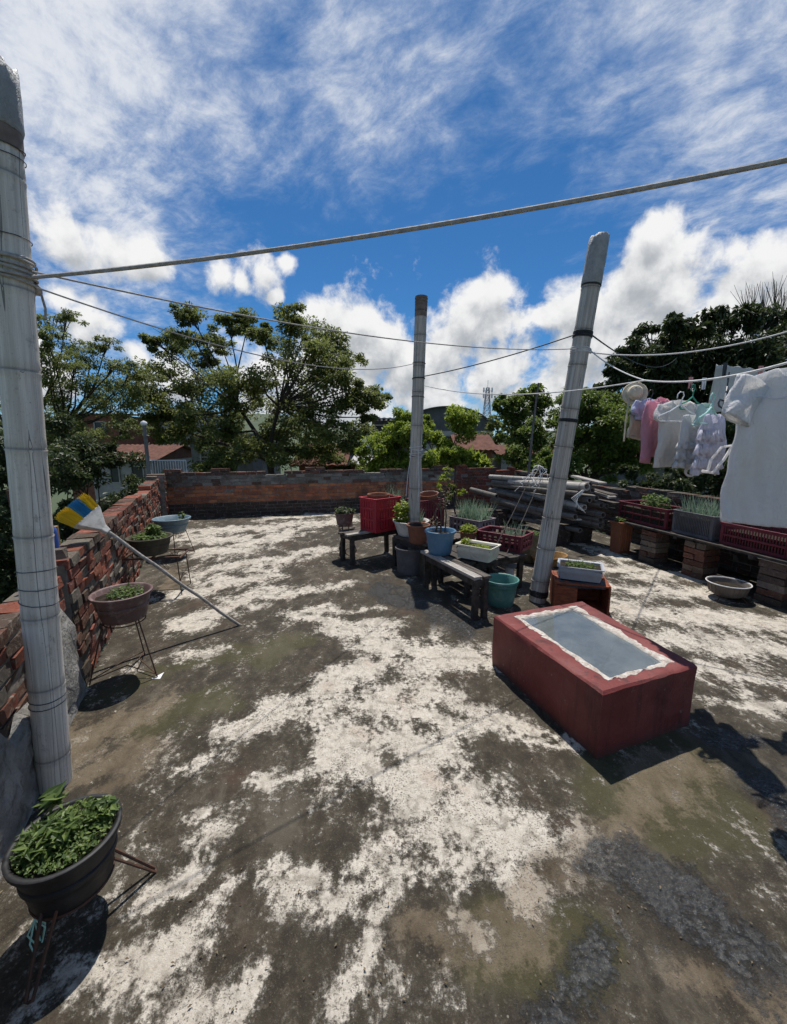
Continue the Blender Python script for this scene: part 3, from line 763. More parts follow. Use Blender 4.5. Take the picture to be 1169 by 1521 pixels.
# ---------------------------------------------------------------- lines between the poles
def line(label, a, c, r, mat, sag=.02, name='rope', n=28, wig=0.0, seed=0, ext=0.0):
    a = Vector(a); c = Vector(c)
    rr = random.Random(seed); pts = []
    for i in range(n + 1):
        f = i / n; p = a.lerp(c, f); p.z -= sag * 4 * f * (1 - f)
        if wig and 0 < i < n: p += V(rr.uniform(-wig, wig), rr.uniform(-wig, wig), rr.uniform(-wig, wig))
        pts.append(p)
    mb = MB(); mb.tube([p - a for p in pts], r, 6)
    o = mb.obj(name, mat, loc=a)
    return tag(o, label, 'rope' if name == 'rope' else 'wire' if name == 'wire' else 'clothesline')
pL = ppt('L', zat('L', 412)) + V(.075, 0, 0)
e1 = at(1169, 233, 1.2); e1 = pL + (e1 - pL) * 1.06
line('thick grey rope sweeping from the left pole up to the top right edge', pL, e1, .0072, M['rope'], .035, 'rope')
line('thin wire from left pole passing the middle pole to the right pole', ppt('L', zat('L', 403)) + V(.08, 0, 0), ppt('R', zat('R', 520)) + V(-.05, -.06, 0), .0038, M['rope'], .10, 'wire')
line('thin wire from left pole ending at the middle pole', ppt('L', zat('L', 425)) + V(.08, .01, 0), ppt('M', zat('M', 541)) + V(-.05, -.06, 0), .0038, M['rope'], .17, 'wire')
line('dark wire rising from the middle pole to the right pole', ppt('M', zat('M', 560)) + V(.06, -.06, 0), ppt('R', zat('R', 498)) + V(-.08, -.02, 0), .006, M['wire_dark'], .03, 'wire')
HK = at(958, 565, 2.95)                        # where the two cords of the clothesline meet
line('faint pale cord running low from the middle pole to the hat', ppt('M', zat('M', 573)) + V(.08, 0, 0), HK, .005, M['cord_white'], .10, 'clothesline')
line('white cord from the right pole down to the hanging hat', ppt('R', zat('R', 521)) + V(.08, -.03, 0), HK, .005, M['cord_white'], .03, 'clothesline')
CE = at(1169, 522, 2.0); CE = HK + (CE - HK) * 1.35
line('white clothesline carrying the hangers and shirts on the right', HK, CE, .006, M['cord_white'], .07, 'clothesline')
line('white cord rising from the right pole above the laundry', ppt('R', zat('R', 523)) + V(.08, 0, 0), at(1240, 470, 3.2), .006, M['cord_white'], .12, 'clothesline')
line('black wire from the right pole into the dark tree', ppt('R', zat('R', 497)) + V(.08, 0, 0), at(1010, 526, 14.0), .007, M['wire_dark'], .35, 'wire')
# ================================================================= POTS, TABLES, CRATES
def pot_mesh(rt, rb, h, lip=.012, band=None, n=40, th=.006, sx=1, sy=1):
    mb = MB()
    pr = [(rb * .96, 0), (rb, .006)]
    k = 6
    for i in range(1, k):
        f = i / k; pr.append((rb + (rt - lip - rb) * f, h * f * .93))
        if band and abs(f - band) < .09:
            pr.append((rb + (rt - lip - rb) * f + .006, h * f * .93 + .004)); pr.append((rb + (rt - lip - rb) * f + .006, h * f * .93 + .02)); pr.append((rb + (rt - lip - rb) * f + .001, h * f * .93 + .024))
    pr += [(rt - lip, h * .90), (rt, h * .905), (rt + .002, h * .985), (rt - .002, h), (rt - lip * .8, h), (rt - lip - th, h * .97), (rb * .95, h * .3)]
    mb.lathe(pr, n=n, sx=sx, sy=sy, cap0=True, cap1=True)
    return mb
def soil_mesh(r, z, n=30, sx=1, sy=1, seed=0):
    rr = random.Random(seed); mb = MB(); rg = []
    for k in (1.0, .8, .55, .3, .08):
        rg.append([V(sx * r * k * math.cos(q), sy * r * k * math.sin(q), z + rr.uniform(-.006, .008)) for q in [2 * math.pi * i / n for i in range(n)]])
    mb.rings(rg, False, True); return mb
def herb(mb, rx, ry, z, n, hmin, hmax, ls, up=.5, seed=0, aspect=.45, cx=0, cy=0):
    rg = np.random.default_rng(seed)
    a = rg.uniform(0, 2 * np.pi, n); r = np.sqrt(rg.uniform(0, 1, n))
    x = cx + rx * r * np.cos(a); y = cy + ry * r * np.sin(a)
    zz = z + rg.uniform(hmin, hmax, n) * (1 - .35 * r)
    dirn = np.stack([np.cos(a) * .5 + rg.normal(0, .7, n), np.sin(a) * .5 + rg.normal(0, .7, n), rg.normal(up * .3, .35, n)], 1)
    nor = np.stack([rg.normal(0, .45, n), rg.normal(0, .45, n), np.ones(n)], 1)
    L = ls * rg.uniform(.6, 1.35, n)
    mb.leaves(np.stack([x, y, zz], 1), L, L * aspect, dirn, nor, .12)
def stems(mb, rx, ry, z, n, h, r=.002, seed=0, lean=.35):
    rr = random.Random(seed)
    for i in range(n):
        a = rr.uniform(0, 6.28); q = math.sqrt(rr.random()) * .8
        b0 = V(rx * q * math.cos(a), ry * q * math.sin(a), z); hh = h * rr.uniform(.6, 1.1)
        t0 = b0 + V(rr.uniform(-lean, lean) * hh, rr.uniform(-lean, lean) * hh, hh)
        mb.tube([b0, b0.lerp(t0, .5) + V(0, 0, hh * .05), t0], [r, r * .8, r * .5], 5)
def onions(mb, rx, ry, z, n, h, seed=0, w=.007, cx=0, cy=0):
    rr = random.Random(seed); st = random.getstate(); random.seed(seed)
    for i in range(n):
        x = cx + rr.uniform(-rx, rx); y = cy + rr.uniform(-ry, ry)
        for k in range(rr.randint(3, 6)):
            hh = h * rr.uniform(.45, 1.1)
            mb.blade((x, y, z), (x + rr.uniform(-.4, .4) * hh, y + rr.uniform(-.4, .4) * hh, z + hh), w, rr.uniform(0, .3), 3)
    random.setstate(st)
def potted(name, label, loc, rt, rb, h, mat, band=None, cat='potted plant', soil=.85, leaf=None, leafmat=None, rz=0, sx=1, sy=1, lip=.012, stemh=None, group=None):
    t = thing(name, label, cat, loc, rz, group)
    pot_mesh(rt, rb, h, lip, band, sx=sx, sy=sy).obj('pot', M[mat], t, angle=50)
    if soil:
        rs = (rb + (rt - lip - rb) * soil) - .004
        soil_mesh(rs, h * soil, sx=sx, sy=sy, seed=int(rt * 1000)).obj('soil', M['soil'], t)
    if leaf:
        mb = MB(); leaf(mb)
        if stemh: stems(mb, rt * .7 * sx, rt * .7 * sy, h * soil, 22, stemh, .0022, int(h * 999))
        mb.obj('foliage', M[leafmat], t, smooth=False)
    return t
def wire_stand(label, loc, r, h, splay, legs=3, rz=0, brace=True, lr=.005, name='plant_stand', hair=False):
    t = thing(name, label, 'plant stand', loc, rz)
    mb = MB(); 
    for zz, rr_ in ((h, r),):
        mb.tube([V(rr_ * math.cos(q), rr_ * math.sin(q), zz) for q in np.linspace(0, 2 * math.pi, 37)], lr * .9, 6)
    mb.obj('ring', M['iron'], t)
    for i in range(legs):
        a = 2 * math.pi * i / legs + .3
        ml = MB()
        top = V(r * math.cos(a), r * math.sin(a), h + .03); ft = V((r + splay) * math.cos(a), (r + splay) * math.sin(a), .004)
        if hair:
            d = V(-math.sin(a), math.cos(a), 0) * .022
            ml.tube([top + d, ft + d * .4, ft, ft - d * .4, top - d], lr, 6)
        else:
            ml.tube([top, ft], lr, 6)
        ml.obj('leg', M['iron'], t)
    if brace:
        mbr = MB()
        for i in range(legs):
            a = 2 * math.pi * i / legs + .3; b2 = 2 * math.pi * (i + 1) / legs + .3
            p = V((r + splay) * math.cos(a), (r + splay) * math.sin(a), .03); q = V((r + splay) * math.cos(b2), (r + splay) * math.sin(b2), .03)
            mbr.tube([p, (p + q) * .22 + V(0, 0, .07), q], lr * .8, 6)
        mbr.obj('brace', M['iron'], t)
    return t
# --- left row
pc = V(-1.115, 1.165, .135)
wire_stand('low black wire stand under the large black pot', V(pc.x, pc.y, 0), .115, .14, .12, 3, .35, False, .0055, hair=True)
def lf_front(mb):
    herb(mb, .135, .135, .18, 1500, .0, .05, .017, .4, 1, .55)
    herb(mb, .075, .08, .18, 300, .02, .10, .042, .8, 2, .32, -.03, -.03)
    herb(mb, .05, .05, .18, 260, .03, .075, .03, .4, 3, .55, .07, .07)
    herb(mb, .02, .02, .19, 16, .06, .13, .075, .9, 4, .3, -.10, .08)
potted('planter', 'large black plastic pot full of leafy green herbs by the left wall', pc, .158, .115, .2, 'black_pot', .55, leaf=lf_front, leafmat='lf_herb', soil=.9, stemh=.06)
mb = MB()
for i in range(5):
    a = i * 1.1; mb.tube([V(0, 0, 0), V(.03 * math.cos(a), .02 * math.sin(a), -.03 - .01 * i), V(.02 * math.cos(a + 1), .03 * math.sin(a), -.09 - .015 * (i % 3))], .0025, 5)
tag(mb.obj('plastic_string', M['p_mint'], loc=pc + V(-.04, -.112, -.002)), 'scrap of mint green string tied to the black pot stand', 'string')
pm = V(-1.90, 2.685, .42)
wire_stand('tall thin iron tripod under the mauve pot', V(pm.x, pm.y, 0), .125, .40, .12, 3, -.62, True, .005)
def lf_m(mb): herb(mb, .11, .11, .165, 260, .0, .07, .028, .5, 8, .5, .02, 0)
potted('planter', 'faded mauve plastic bowl pot on a thin iron stand beside the brick wall', pm, .188, .135, .195, 'mauve_pot', .5, leaf=lf_m, leafmat='lf_herb', soil=.82)
# low iron bench with mossy bowl
pd = g(222, 795, .64); pd.z = .44
t = thing('plant_stand', 'low iron rack under the mossy bowl beside the broom stick', 'plant stand', (pd.x, pd.y, 0), R(12))
mb = MB()
for y in (-.17, .17): mb.beam((-.25, y, .425), (.33, y, .425), .02, .014)
for x in (-.25, .33, .04): mb.beam((x, -.17, .412), (x, .17, .412), .018, .012)
mb.obj('top_frame', M['iron'], t, smooth=False)
for x in (-.25, .30):
    for y in (-.16, .16):
        ml = MB(); ml.tube([V(x, y, .42), V(x + (.02 if x > 0 else -.02), y * 1.1, .003)], .006, 6); ml.obj('leg', M['iron'], t)
mb = MB()
for x in (-.25, .30): mb = MB(); mb.tube([V(x, -.16, .12), V(x, 0, .2), V(x, .16, .12)], .004, 6); mb.obj('cross_brace', M['iron'], t)
for q in (1,): mb = MB(); mb.tube([V(.18 + .03 * math.cos(a + q), -.17, .34 + .05 * math.sin(a)) for a in np.linspace(0, 6, 14)], .003, 5)
mb.obj('scrollwork', M['iron'], t)
def lf_d(mb):
    herb(mb, .17, .16, .17, 700, -.03, .06, .04, .1, 5, .5); herb(mb, .07, .07, .19, 220, .03, .15, .05, .6, 6, .5, .03, .02)
potted('planter', 'dark mossy bowl overgrown with weeds on a low iron rack', pd, .225, .16, .19, 'dark_pot', .5, leaf=lf_d, leafmat='lf_herb', soil=.9, lip=.02)
pbn = g(255, 769, .56); pbn.z = .36
wire_stand('thin iron stand holding the faded blue basin', V(pbn.x, pbn.y, 0), .16, .35, .10, 4, .2, True, .005)
def lf_b(mb): herb(mb, .05, .05, .14, 40, .03, .17, .07, .7, 12, .45, .12, .05)
potted('planter', 'faded blue basin with a small seedling near the corner pillar', pbn, .25, .165, .2, 'blue_pale', .5, leaf=lf_b, leafmat='lf_herb', soil=.6, lip=.016)
# mop / broom leaning over the wall end
mbse = g(356, 929); mend = at(152, 784, 3.02)
dv = (mend - mbse); Lh = dv.length; rot = dv.to_track_quat('Z', 'Y').to_euler()
t = thing('broom', 'upturned broom with yellow and blue bristles propped on the left wall', 'broom', mbse, rot=rot)
mb = MB(); mb.tube([V(.003 * math.sin(i * 1.3), .003 * math.cos(i * 1.7), Lh * i / 12) for i in range(13)], .0135, 10); mb.obj('handle', M['wood_pale'], t)
sd = rot.to_matrix().inverted() @ V(.35, .9, .25); sd.z = 0; sd.normalize(); up2 = V(0, 0, 1).cross(sd)
def bx(a, b_, w): return sd * a + up2 * w + V(0, 0, b_)
mb = MB(); mb.rings([[bx(-.02, Lh - .05, -.02), bx(.02, Lh - .05, -.02), bx(.02, Lh - .05, .02), bx(-.02, Lh - .05, .02)], [bx(-.03, Lh, -.02), bx(.03, Lh, -.02), bx(.03, Lh, .02), bx(-.03, Lh, .02)],
                     [bx(-.105, Lh + .11, -.036), bx(.105, Lh + .11, -.036), bx(.105, Lh + .11, .036), bx(-.105, Lh + .11, .036)], [bx(-.11, Lh + .135, -.042), bx(.11, Lh + .135, -.042), bx(.11, Lh + .135, .042), bx(-.11, Lh + .135, .042)]])
mb.obj('socket', M['white_pot'], t, smooth=False, bevel=.006)
rr = random.Random(3)
my, bb = new_mat('striped_bristle'); c = bb.attr('tint').outputs['Color']; bb.put(bb.p.inputs['Base Color'], c); bb.p.inputs['Roughness'].default_value = .6
mb = MB()
for i in range(1300):
    a = rr.uniform(-.108, .108); w = rr.uniform(-.042, .042); ln = rr.uniform(.095, .135); fl = 1.10
    mb.cur = (.03, .22, .42) if -.042 < a < .042 else (.72, .50, .02)
    k = rr.uniform(.8, 1.15); mb.cur = tuple(v * k for v in mb.cur)
    p = bx(a, Lh + .133, w); q = bx(a * fl + rr.uniform(-.012, .012), Lh + .133 + ln, w * 1.45)
    m1 = p.lerp(q, .5)
    mb.tube([p, m1, q], [.0024, .0022, .0016], 3)
mb.obj('bristles', my, t, smooth=False)

# --- wooden tables
UD = V(.42, -.91, 0).normalized()
def table(label, P0, xd, Lx, W, h, mat, planks=5, seed=0, pale=None, legs=True, gap=.012, lw=.05):
    rr = random.Random(seed); xd = Vector(xd).normalized(); rz = math.atan2(xd.y, xd.x)
    t = thing('wooden_table', label, 'table', P0, rz)
    st = random.getstate(); random.seed(seed)
    pw = W / planks
    groups = {}
    for i in range(planks):
        mm = pale if (pale and i == 0) else mat
        mbp = groups.setdefault(mm, MB())
        mbp.box((Lx / 2 + rr.uniform(-.03, .03), pw * (i + .5), h - .014 + rr.uniform(-.004, .004)), (Lx + rr.uniform(-.03, .07), pw - gap, .026), Matrix.Rotation(rr.uniform(-.02, .02), 3, 'Z'), .003)
    for k, (mm, mbp) in enumerate(groups.items()): mbp.obj('top_planks', M[mm], t, smooth=False, bevel=.003)
    mbf = MB()
    for y in (.04, W - .04): mbf.beam((.02, y, h - .065), (Lx - .02, y, h - .065), .03, .07, .003)
    for x in (.04, Lx - .04): mbf.beam((x, .05, h - .066), (x, W - .05, h - .066), .03, .06, .003)
    mbf.obj('apron', M['wood_dark'], t, smooth=False)
    for x in (.045, Lx - .045):
        for y in (.045, W - .045):
            ml = MB(); ml.beam((x, y, 0), (x + rr.uniform(-.015, .015), y, h - .028), lw, lw, .003); ml.obj('leg', M['wood_dark'], t, smooth=False)
    random.setstate(st)
    return t
zA, zB, zC, zD = .43, .42, .42, .40
table('narrow dark wooden table carrying the bright red crate', V(-.56, 5.20, 0), V(.80, .60, 0), .85, .36, zA, 'wood', 4, 1, 'wood_pale')
bpt = table('dark slatted table under the white bowl and terracotta pot', V(-.04, 5.22, 0), V(.42, -.5, 0), .66, .95, zB, 'wood', 7, 2)
table('far rear plank table holding the grey pink crate of onions', V(.62, 5.62, 0), UD, .82, .70, zD, 'wood_dark', 6, 14)
table('low plank table nearest the skylight with the blue pot', V(.31, 4.44, 0), UD, 1.02, .20, zC, 'wood', 2, 3, 'wood_pale')
table('dark plank table under the flat maroon crate and small brown pot', V(.50, 4.60, 0) , UD, .62, .80, zD, 'wood_dark', 6, 4)

def crate_mesh(L, W, H, bars=9, rails=(.0, .5, 1.0), solid=0.0):
    mb = MB(); t = .012
    mb.box((0, 0, .008), (L - .02, W - .02, .012))
    for sx in (-1, 1):
        for sy in (-1, 1):
            mb.box((sx * (L / 2 - .018), sy * (W / 2 - .018), H / 2), (.036, .036, H), taper=.93)
    for r in rails:
        z = .02 + r * (H - .04); hh = .034 if r in (0.0, 1.0) else .022
        for s in (-1, 1):
            mb.box((0, s * (W / 2 - .004), z), (L - .07, t + .004, hh)); mb.box((s * (L / 2 - .004), 0, z), (t + .004, W - .07, hh))
    # turned-out lip
    for s in (-1, 1):
        mb.box((0, s * (W / 2 + .003), H - .004), (L + .016, .022, .012)); mb.box((s * (L / 2 + .003), 0, H - .0045), (.022, W - .018, .012))
    for i in range(bars):
        f = (i + .5) / bars - .5
        for s in (-1, 1): mb.box((f * (L - .07), s * (W / 2 - .010), H / 2), (.010 if not solid else (L - .07) / bars * solid, .008, H - .04))
    nb = max(3, int(bars * W / L))
    for i in range(nb):
        f = (i + .5) / nb - .5
        for s in (-1, 1): mb.box((s * (L / 2 - .010), f * (W - .07), H / 2), (.008, .010 if not solid else (W - .07) / nb * solid, H - .04))
    return mb
def crate(label, loc, rz, L, W, H, mat, bars=9, rails=(0.0, .5, 1.0), fill=.75, plants=None, pm='lf_onion', solid=0.0, group=None, plant_name='seedlings'):
    t = thing('plastic_crate', label, 'crate', loc, rz, group)
    crate_mesh(L, W, H, bars, rails, solid).obj('crate_body', M[mat], t, smooth=False, bevel=.002)
    if fill:
        mb = MB(); mb.box((0, 0, .016 + H * fill / 2), (L - .045, W - .045, H * fill), jit=.006); mb.obj('soil', M['soil'], t, smooth=False)
    if plants:
        mb = MB(); plants(mb); mb.obj(plant_name, M[pm], t, smooth=False)
    return t
rzA = math.atan2(.60, .80)
# table A: red crate with terracotta rim inside
ca = V(-.18, 5.55, zA)
crate('tall bright red crate on the leftmost wooden table', ca, rzA + .1, .46, .34, .46, 'red_crate', 8, (0, .35, .7, 1), .3, solid=.75)
potted('flower_pot', 'round terracotta pot standing inside the bright red crate', ca + V(-.03, .02, .168), .155, .12, .33, 'terracotta', cat='pot', soil=.85)
def on1(mb): onions(mb, .12, .10, 0, 26, .33, 5, .006)
mb = MB(); on1(mb)
t = thing('onion_plants', 'grey green onion leaves rising behind the bright red crate', 'onions', ca + V(.20, .20, .30)); mb.obj('leaves', M['lf_onion'], t, smooth=False)
mb = MB(); mb.lathe([(.10, -.30), (.12, 0), (.115, .0), (.1, -.02)], n=24, cap1=True); mb.obj('pot', M['dark_pot'], t)
# scroll stand + little pot
ps = V(-.70, 5.66, 0)
t = thing('plant_stand', 'scrolled wrought iron stand left of the red crate', 'plant stand', ps, -.9); t.scale = (1.25, 1.25, .885)
def scroll(c, r, a0, a1, y=0): return [V(c[0] + r * (1 - .55 * f) * math.cos(a0 + (a1 - a0) * f), y, c[1] + r * (1 - .55 * f) * math.sin(a0 + (a1 - a0) * f)) for f in np.linspace(0, 1, 22)]
for k, an in enumerate((0, 2.1, 4.2)):
    mb = MB(); pts = [V(-.05, 0, .50), V(-.11, 0, .48), V(-.125, 0, .43), V(-.10, 0, .37)]
    mb.tube(list(reversed(scroll((-.085, .44), .055, 1.2, 5.2))) , .006, 6)
    mb.tube([V(-.05, 0, .52), V(-.045, 0, .40), V(-.07, 0, .28), V(-.11, 0, .18), V(-.13, 0, .09), V(-.10, 0, .02), V(-.06, 0, .006)], .006, 6)
    mb.tube(scroll((-.07, .085), .08, -1.6, 3.9), .006, 6)
    o = mb.obj('leg', M['iron'], t); o.rotation_euler = (0, 0, an)
mb = MB(); mb.tube([V(.09 * math.cos(q), .09 * math.sin(q), .525) for q in np.linspace(0, 2 * math.pi, 30)], .006, 6); mb.obj('ring', M['iron'], t)
def lf_s(mb): herb(mb, .15, .15, .16, 260, .0, .11, .05, .2, 31, .6)
potted('planter', 'small dark pot of broad green leaves on the scrolled stand', ps + V(0, 0, .47), .145, .105, .18, 'mauve_pot', leaf=lf_s, leafmat='lf_dark', soil=.9)
# table B
pw = g(608, 771, zB + .2); pw.z = zB
def lf_w(mb): herb(mb, .12, .12, .16, 420, .02, .34, .06, .6, 14, .55, -.10, -.02)
t = potted('planter', 'white round bowl with a yellow green plant beside the middle pole', pw + V(.02, -.06, 0), .24, .17, .2, 'white_pot', leaf=lf_w, leafmat='lf_lime', soil=.85, stemh=.22)
mb = MB(); onions(mb, .05, .08, .17, 22, .22, 15, .005, .08, -.02); mb.obj('grass_blades', M['lf_onion'], t, smooth=False)
pt_ = g(620, 778, zB + .23); pt_.z = zB
potted('flower_pot', 'plain terracotta pot with bare soil in front of the middle pole', pt_ + V(.01, -.02, 0), .145, .105, .23, 'terracotta', cat='pot', soil=.93)
cb = V(.46, 5.72, zB)
crate('dull maroon crate behind the middle pole', cb, rzA - .1, .42, .34, .42, 'maroon_crate', 8, (0, .35, .7, 1), .5, solid=.7)
t = thing('bucket', 'worn brown bucket tilted inside the maroon crate behind the middle pole', 'bucket', cb + V(.06, .0, .26), rot=(R(8), R(-6), 0))
pot_mesh(.14, .11, .24, .008).obj('bucket_body', M['terracotta'], t)
mb = MB(); mb.tube([V(.145 * math.cos(q), .145 * math.sin(q), .235 + .0 * q) for q in np.linspace(0, math.pi, 20)], .005, 6); mb.obj('bail_handle', M['cord_white'], t)
# tub and block added as dark filling for the shade under the slatted table
t = thing('tub', 'dark tub added to fill the shade under the slatted table', 'tub', V(.22, 4.98, 0))
pot_mesh(.20, .17, .33, .012).obj('tub_body', M['dark_crate'], t)
t = thing('concrete_block', 'dark concrete block added to fill the shade under the slatted table', 'block', V(.50, 4.90, 0), .5)
mb = MB(); mb.box((0, 0, .15), (.38, .2, .30), jit=.006); mb.obj('block', M['dark_pot'], t, smooth=False, bevel=.008)
# table C
pbp = g(654, 787, zC + .265); pbp.z = zC
t = potted('planter', 'bright blue plastic pot with bare brown stems on the plank table', pbp, .172, .125, .265, 'blue_pot', soil=.8, lip=.014)
rr = random.Random(12)
for a, hh, r in ((.0, .52, .011), (.05, .62, .008), (-.05, .36, .013)):
    mb = MB(); mb.tube([V(a, 0, .2), V(a + .015, .02, .2 + hh * .35), V(a - .01, .01, .2 + hh * .7), V(a + .03, .0, .2 + hh)], [r, r * .9, r * .8, r * .4], 8); mb.obj('stem', M['twig'], t)
mb = MB()
for i in range(16):
    a = rr.uniform(.3, .8); mb.tube([V(.02, .01, a), V(.02 + rr.uniform(-.12, .12), rr.uniform(-.1, .1), a + rr.uniform(0, .1))], [.003, .001], 5)
mb.obj('twigs', M['twig'], t)
mb = MB(); herb(mb, .09, .09, .5, 60, .0, .34, .04, .2, 33, .4, .04, 0); herb(mb, .06, .06, .25, 40, 0, .2, .05, .2, 34, .3, -.06, 0); mb.obj('dry_leaves', M['lf_dry'], t, smooth=False)
pl = g(695, 789, zC + .16); pl.z = zC
def lf_l(mb): herb(mb, .10, .10, .13, 220, .0, .13, .045, .5, 16, .6)
potted('planter', 'small brown pot of bright yellow green leaves between blue pot and crate', pl, .105, .08, .16, 'terracotta', leaf=lf_l, leafmat='lf_lime', soil=.9)
def tray_mesh(L, W, H, lip=.018, taper=.86, th=.008):
    mb = MB()
    def rc(l, w, z, r=.02, n=4):
        pts = []
        for cx, cy, a0 in ((l / 2 - r, w / 2 - r, 0), (-l / 2 + r, w / 2 - r, 90), (-l / 2 + r, -w / 2 + r, 180), (l / 2 - r, -w / 2 + r, 270)):
            for i in range(n + 1): q = R(a0 + 90 * i / n); pts.append(V(cx + r * math.cos(q), cy + r * math.sin(q), z))
        return pts
    mb.rings([rc(L * taper, W * taper, 0), rc(L * (taper + 1) / 2 - .002, W * (taper + 1) / 2 - .002, H * .5), rc(L * (taper + 1) / 2 + .004, W * (taper + 1) / 2 + .004, H * .53), rc(L - 2 * lip, W - 2 * lip, H * .9), rc(L, W, H * .92), rc(L, W, H), rc(L - lip * 1.2, W - lip * 1.2, H), rc(L - 2 * lip - th, W - 2 * lip - th, H * .94), rc(L * taper - .02, W * taper - .02, .012)], True, True)
    return mb
def tray(label, loc, rz, L, W, H, mat, plants, pm):
    t = thing('planter_tray', label, 'planter', loc, rz)
    tray_mesh(L, W, H).obj('tray', M[mat], t, angle=50)
    mb = MB(); mb.box((0, 0, H * .42), (L * .9, W * .88, H * .75), jit=.004, taper=.9); mb.obj('soil', M['soil'], t, smooth=False)
    mb = MB(); plants(mb); mb.obj('seedlings', M[pm], t, smooth=False)
    return t
pcw = g(713, 818, zC + .08); pcw.z = zC
def lf_c(mb):
    herb(mb, .13, .08, .10, 520, 0, .045, .024, .4, 18, .6, .03, 0); herb(mb, .05, .07, .10, 70, .03, .11, .04, .5, 19, .6, -.14, .0)
tray('cream rectangular planter of yellow green seedlings on the plank table', pcw + V(-.02, .02, 0), R(-38), .42, .27, .15, 'cream_pot', lf_c, 'lf_lime')
# rear table crates
def on2(mb): onions(mb, .20, .12, .13, 80, .34, 21, .010)
cg = g(695, 786, zD); crate('faded grey pink crate of spring onions behind the blue pot', V(cg.x + .03, cg.y - .12, zD), R(-48), .52, .36, .2, 'grey_crate', 7, (0, .5, 1), .7, on2, 'lf_onion', .55, plant_name='onion_leaves')
def on3(mb): onions(mb, .10, .10, .10, 22, .24, 22, .007, .12, 0)
cm = g(748, 812, zD); crate('flat maroon crate with a few onion shoots beside the cream planter', V(cm.x + .01, cm.y + .02, zD), R(-40), .56, .36, .19, 'maroon_crate', 7, (0, .5, 1), .6, on3, 'lf_onion', .5, plant_name='onion_leaves')
# ground level pieces around the right pole
pte = g(743, 896); 
t = thing('bucket', 'empty teal plastic bucket at the end of the plank table', 'bucket', V(1.10, 3.93, .0))
pot_mesh(.172, .125, .275, .010, .84).obj('bucket_body', M['teal'], t, angle=50)
mb = MB(); mb.lathe([(.06, .06), (.12, .065)], n=24, cap0=True); mb.obj('soil', M['soil'], t)
po = g(790, 836); 
def lf_o(mb): herb(mb, .12, .12, .37, 240, 0, .07, .035, .3, 40, .55)
potted('planter', 'old olive can planter just left of the leaning pole', V(po.x, po.y + .1, 0), .15, .13, .40, 'olive', .5, leaf=lf_o, leafmat='lf_herb', soil=.93, lip=.006)
t = thing('wicker_tray', 'ochre wicker tray lying behind the leaning pole', 'tray', g(826, 846) + V(0, .25, 0), .4)
mb = MB(); mb.lathe([(.0, .0), (.20, .004), (.26, .12), (.27, .125), (.25, .12), (.19, .02)], n=26, sy=.7, cap0=False, cap1=True); mb.obj('basket', M['ochre'], t)
mb = MB()
for k in range(3): mb.tube([V((.225 + .015 * k) * math.cos(q), .7 * (.225 + .015 * k) * math.sin(q), .045 + .035 * k) for q in np.linspace(0, 6.283, 40)], .008, 6)
mb.obj('woven_band', M['ochre'], t)
pwb = g(757, 852, .12)
t = thing('pedestal', 'small white tin with a pale board laid on it', 'tin', V(pwb.x, pwb.y, 0), R(-20))
mb = MB(); mb.lathe([(.05, 0), (.05, .2), (.046, .205), (.0, .205)], n=20); mb.obj('tin', M['p_white'], t)
mb = MB(); mb.box((0, 0, .216), (.22, .16, .02), jit=.003); mb.obj('board', M['wood_pale'], t, smooth=False)
for i, (a, c_) in enumerate((((722, 838, .36, 4.1), (790, 705, 1.05, 4.9)), ((745, 838, .36, 4.3), (803, 712, 1.0, 5.2)))):
    p, q = at(a[0], a[1], a[3]), at(c_[0], c_[1], c_[3])
    mb = MB(); mb.tube([V(0, 0, 0), (q - p) * .5 + V(.01, 0, 0), q - p], [.006, .006, .004], 6)
    tag(mb.obj('garden_stake', M['wood_dark'], loc=p), ['thin black stake leaning from the cream planter', 'thin black stake leaning from the flat maroon crate'][i], 'stake')
# orange wooden crate stool with black sheet and tray
pst = V(1.86, 3.86, 0); rzs = R(-16)
t = thing('wooden_crate', 'reddish open fronted wooden crate beside the leaning pole', 'crate', pst, rzs)
mb = MB(); W_, D_, H_ = .50, .38, .30
for s in (-1, 1):
    mb = MB()
    for k in range(3): mb.box((s * (W_ / 2 - .009), -D_ / 2 + D_ * (k + .5) / 3, H_ / 2), (.018, D_ / 3 - .002, H_), jit=.002)
    mb.obj('side_boards', M['wood_orange'], t, smooth=False, bevel=.002)
mb = MB()
for k in range(3): mb.box((0, -D_ / 2 + D_ * (k + .5) / 3, H_ - .010), (W_ - .04, D_ / 3 - .006, .018), jit=.002)
mb.obj('top_boards', M['wood_orange'], t, smooth=False, bevel=.002)
mb = MB(); mb.box((0, D_ / 2 - .01, H_ / 2 - .01), (W_ - .04, .014, H_ - .03)); mb.box((-.14, -D_ / 2 + .012, H_ * .5 - .01), (.20, .016, H_ - .04), jit=.003); mb.box((0, 0, .012), (W_ - .04, D_ - .03, .016))
mb.obj('panel', M['wood_orange'], t, smooth=False)
mb = MB(); n = 14; rows = []
for i in range(n):
    rows.append([V(-.20 + .40 * j / 13, -.19 + .37 * i / 13, .303 + .006 * math.sin(i * 1.3 + j * .7) + .004 * math.sin(j * 2.1) - (.04 if i == 0 else 0)) for j in range(14)])
mb.rings(rows, False, False, closed=False)
o = mb.obj('plastic_sheet', M['black_sheet'], loc=pst, rot=(0, 0, rzs)); o.modifiers.new('thick', 'SOLIDIFY').thickness = .003
tag(o, 'black plastic sheet spread on the reddish wooden crate', 'sheet')
def lf_t(mb): herb(mb, .14, .09, .10, 420, -.01, .06, .026, .8, 44, .4); onions(mb, .14, .09, .10, 30, .09, 45, .003)
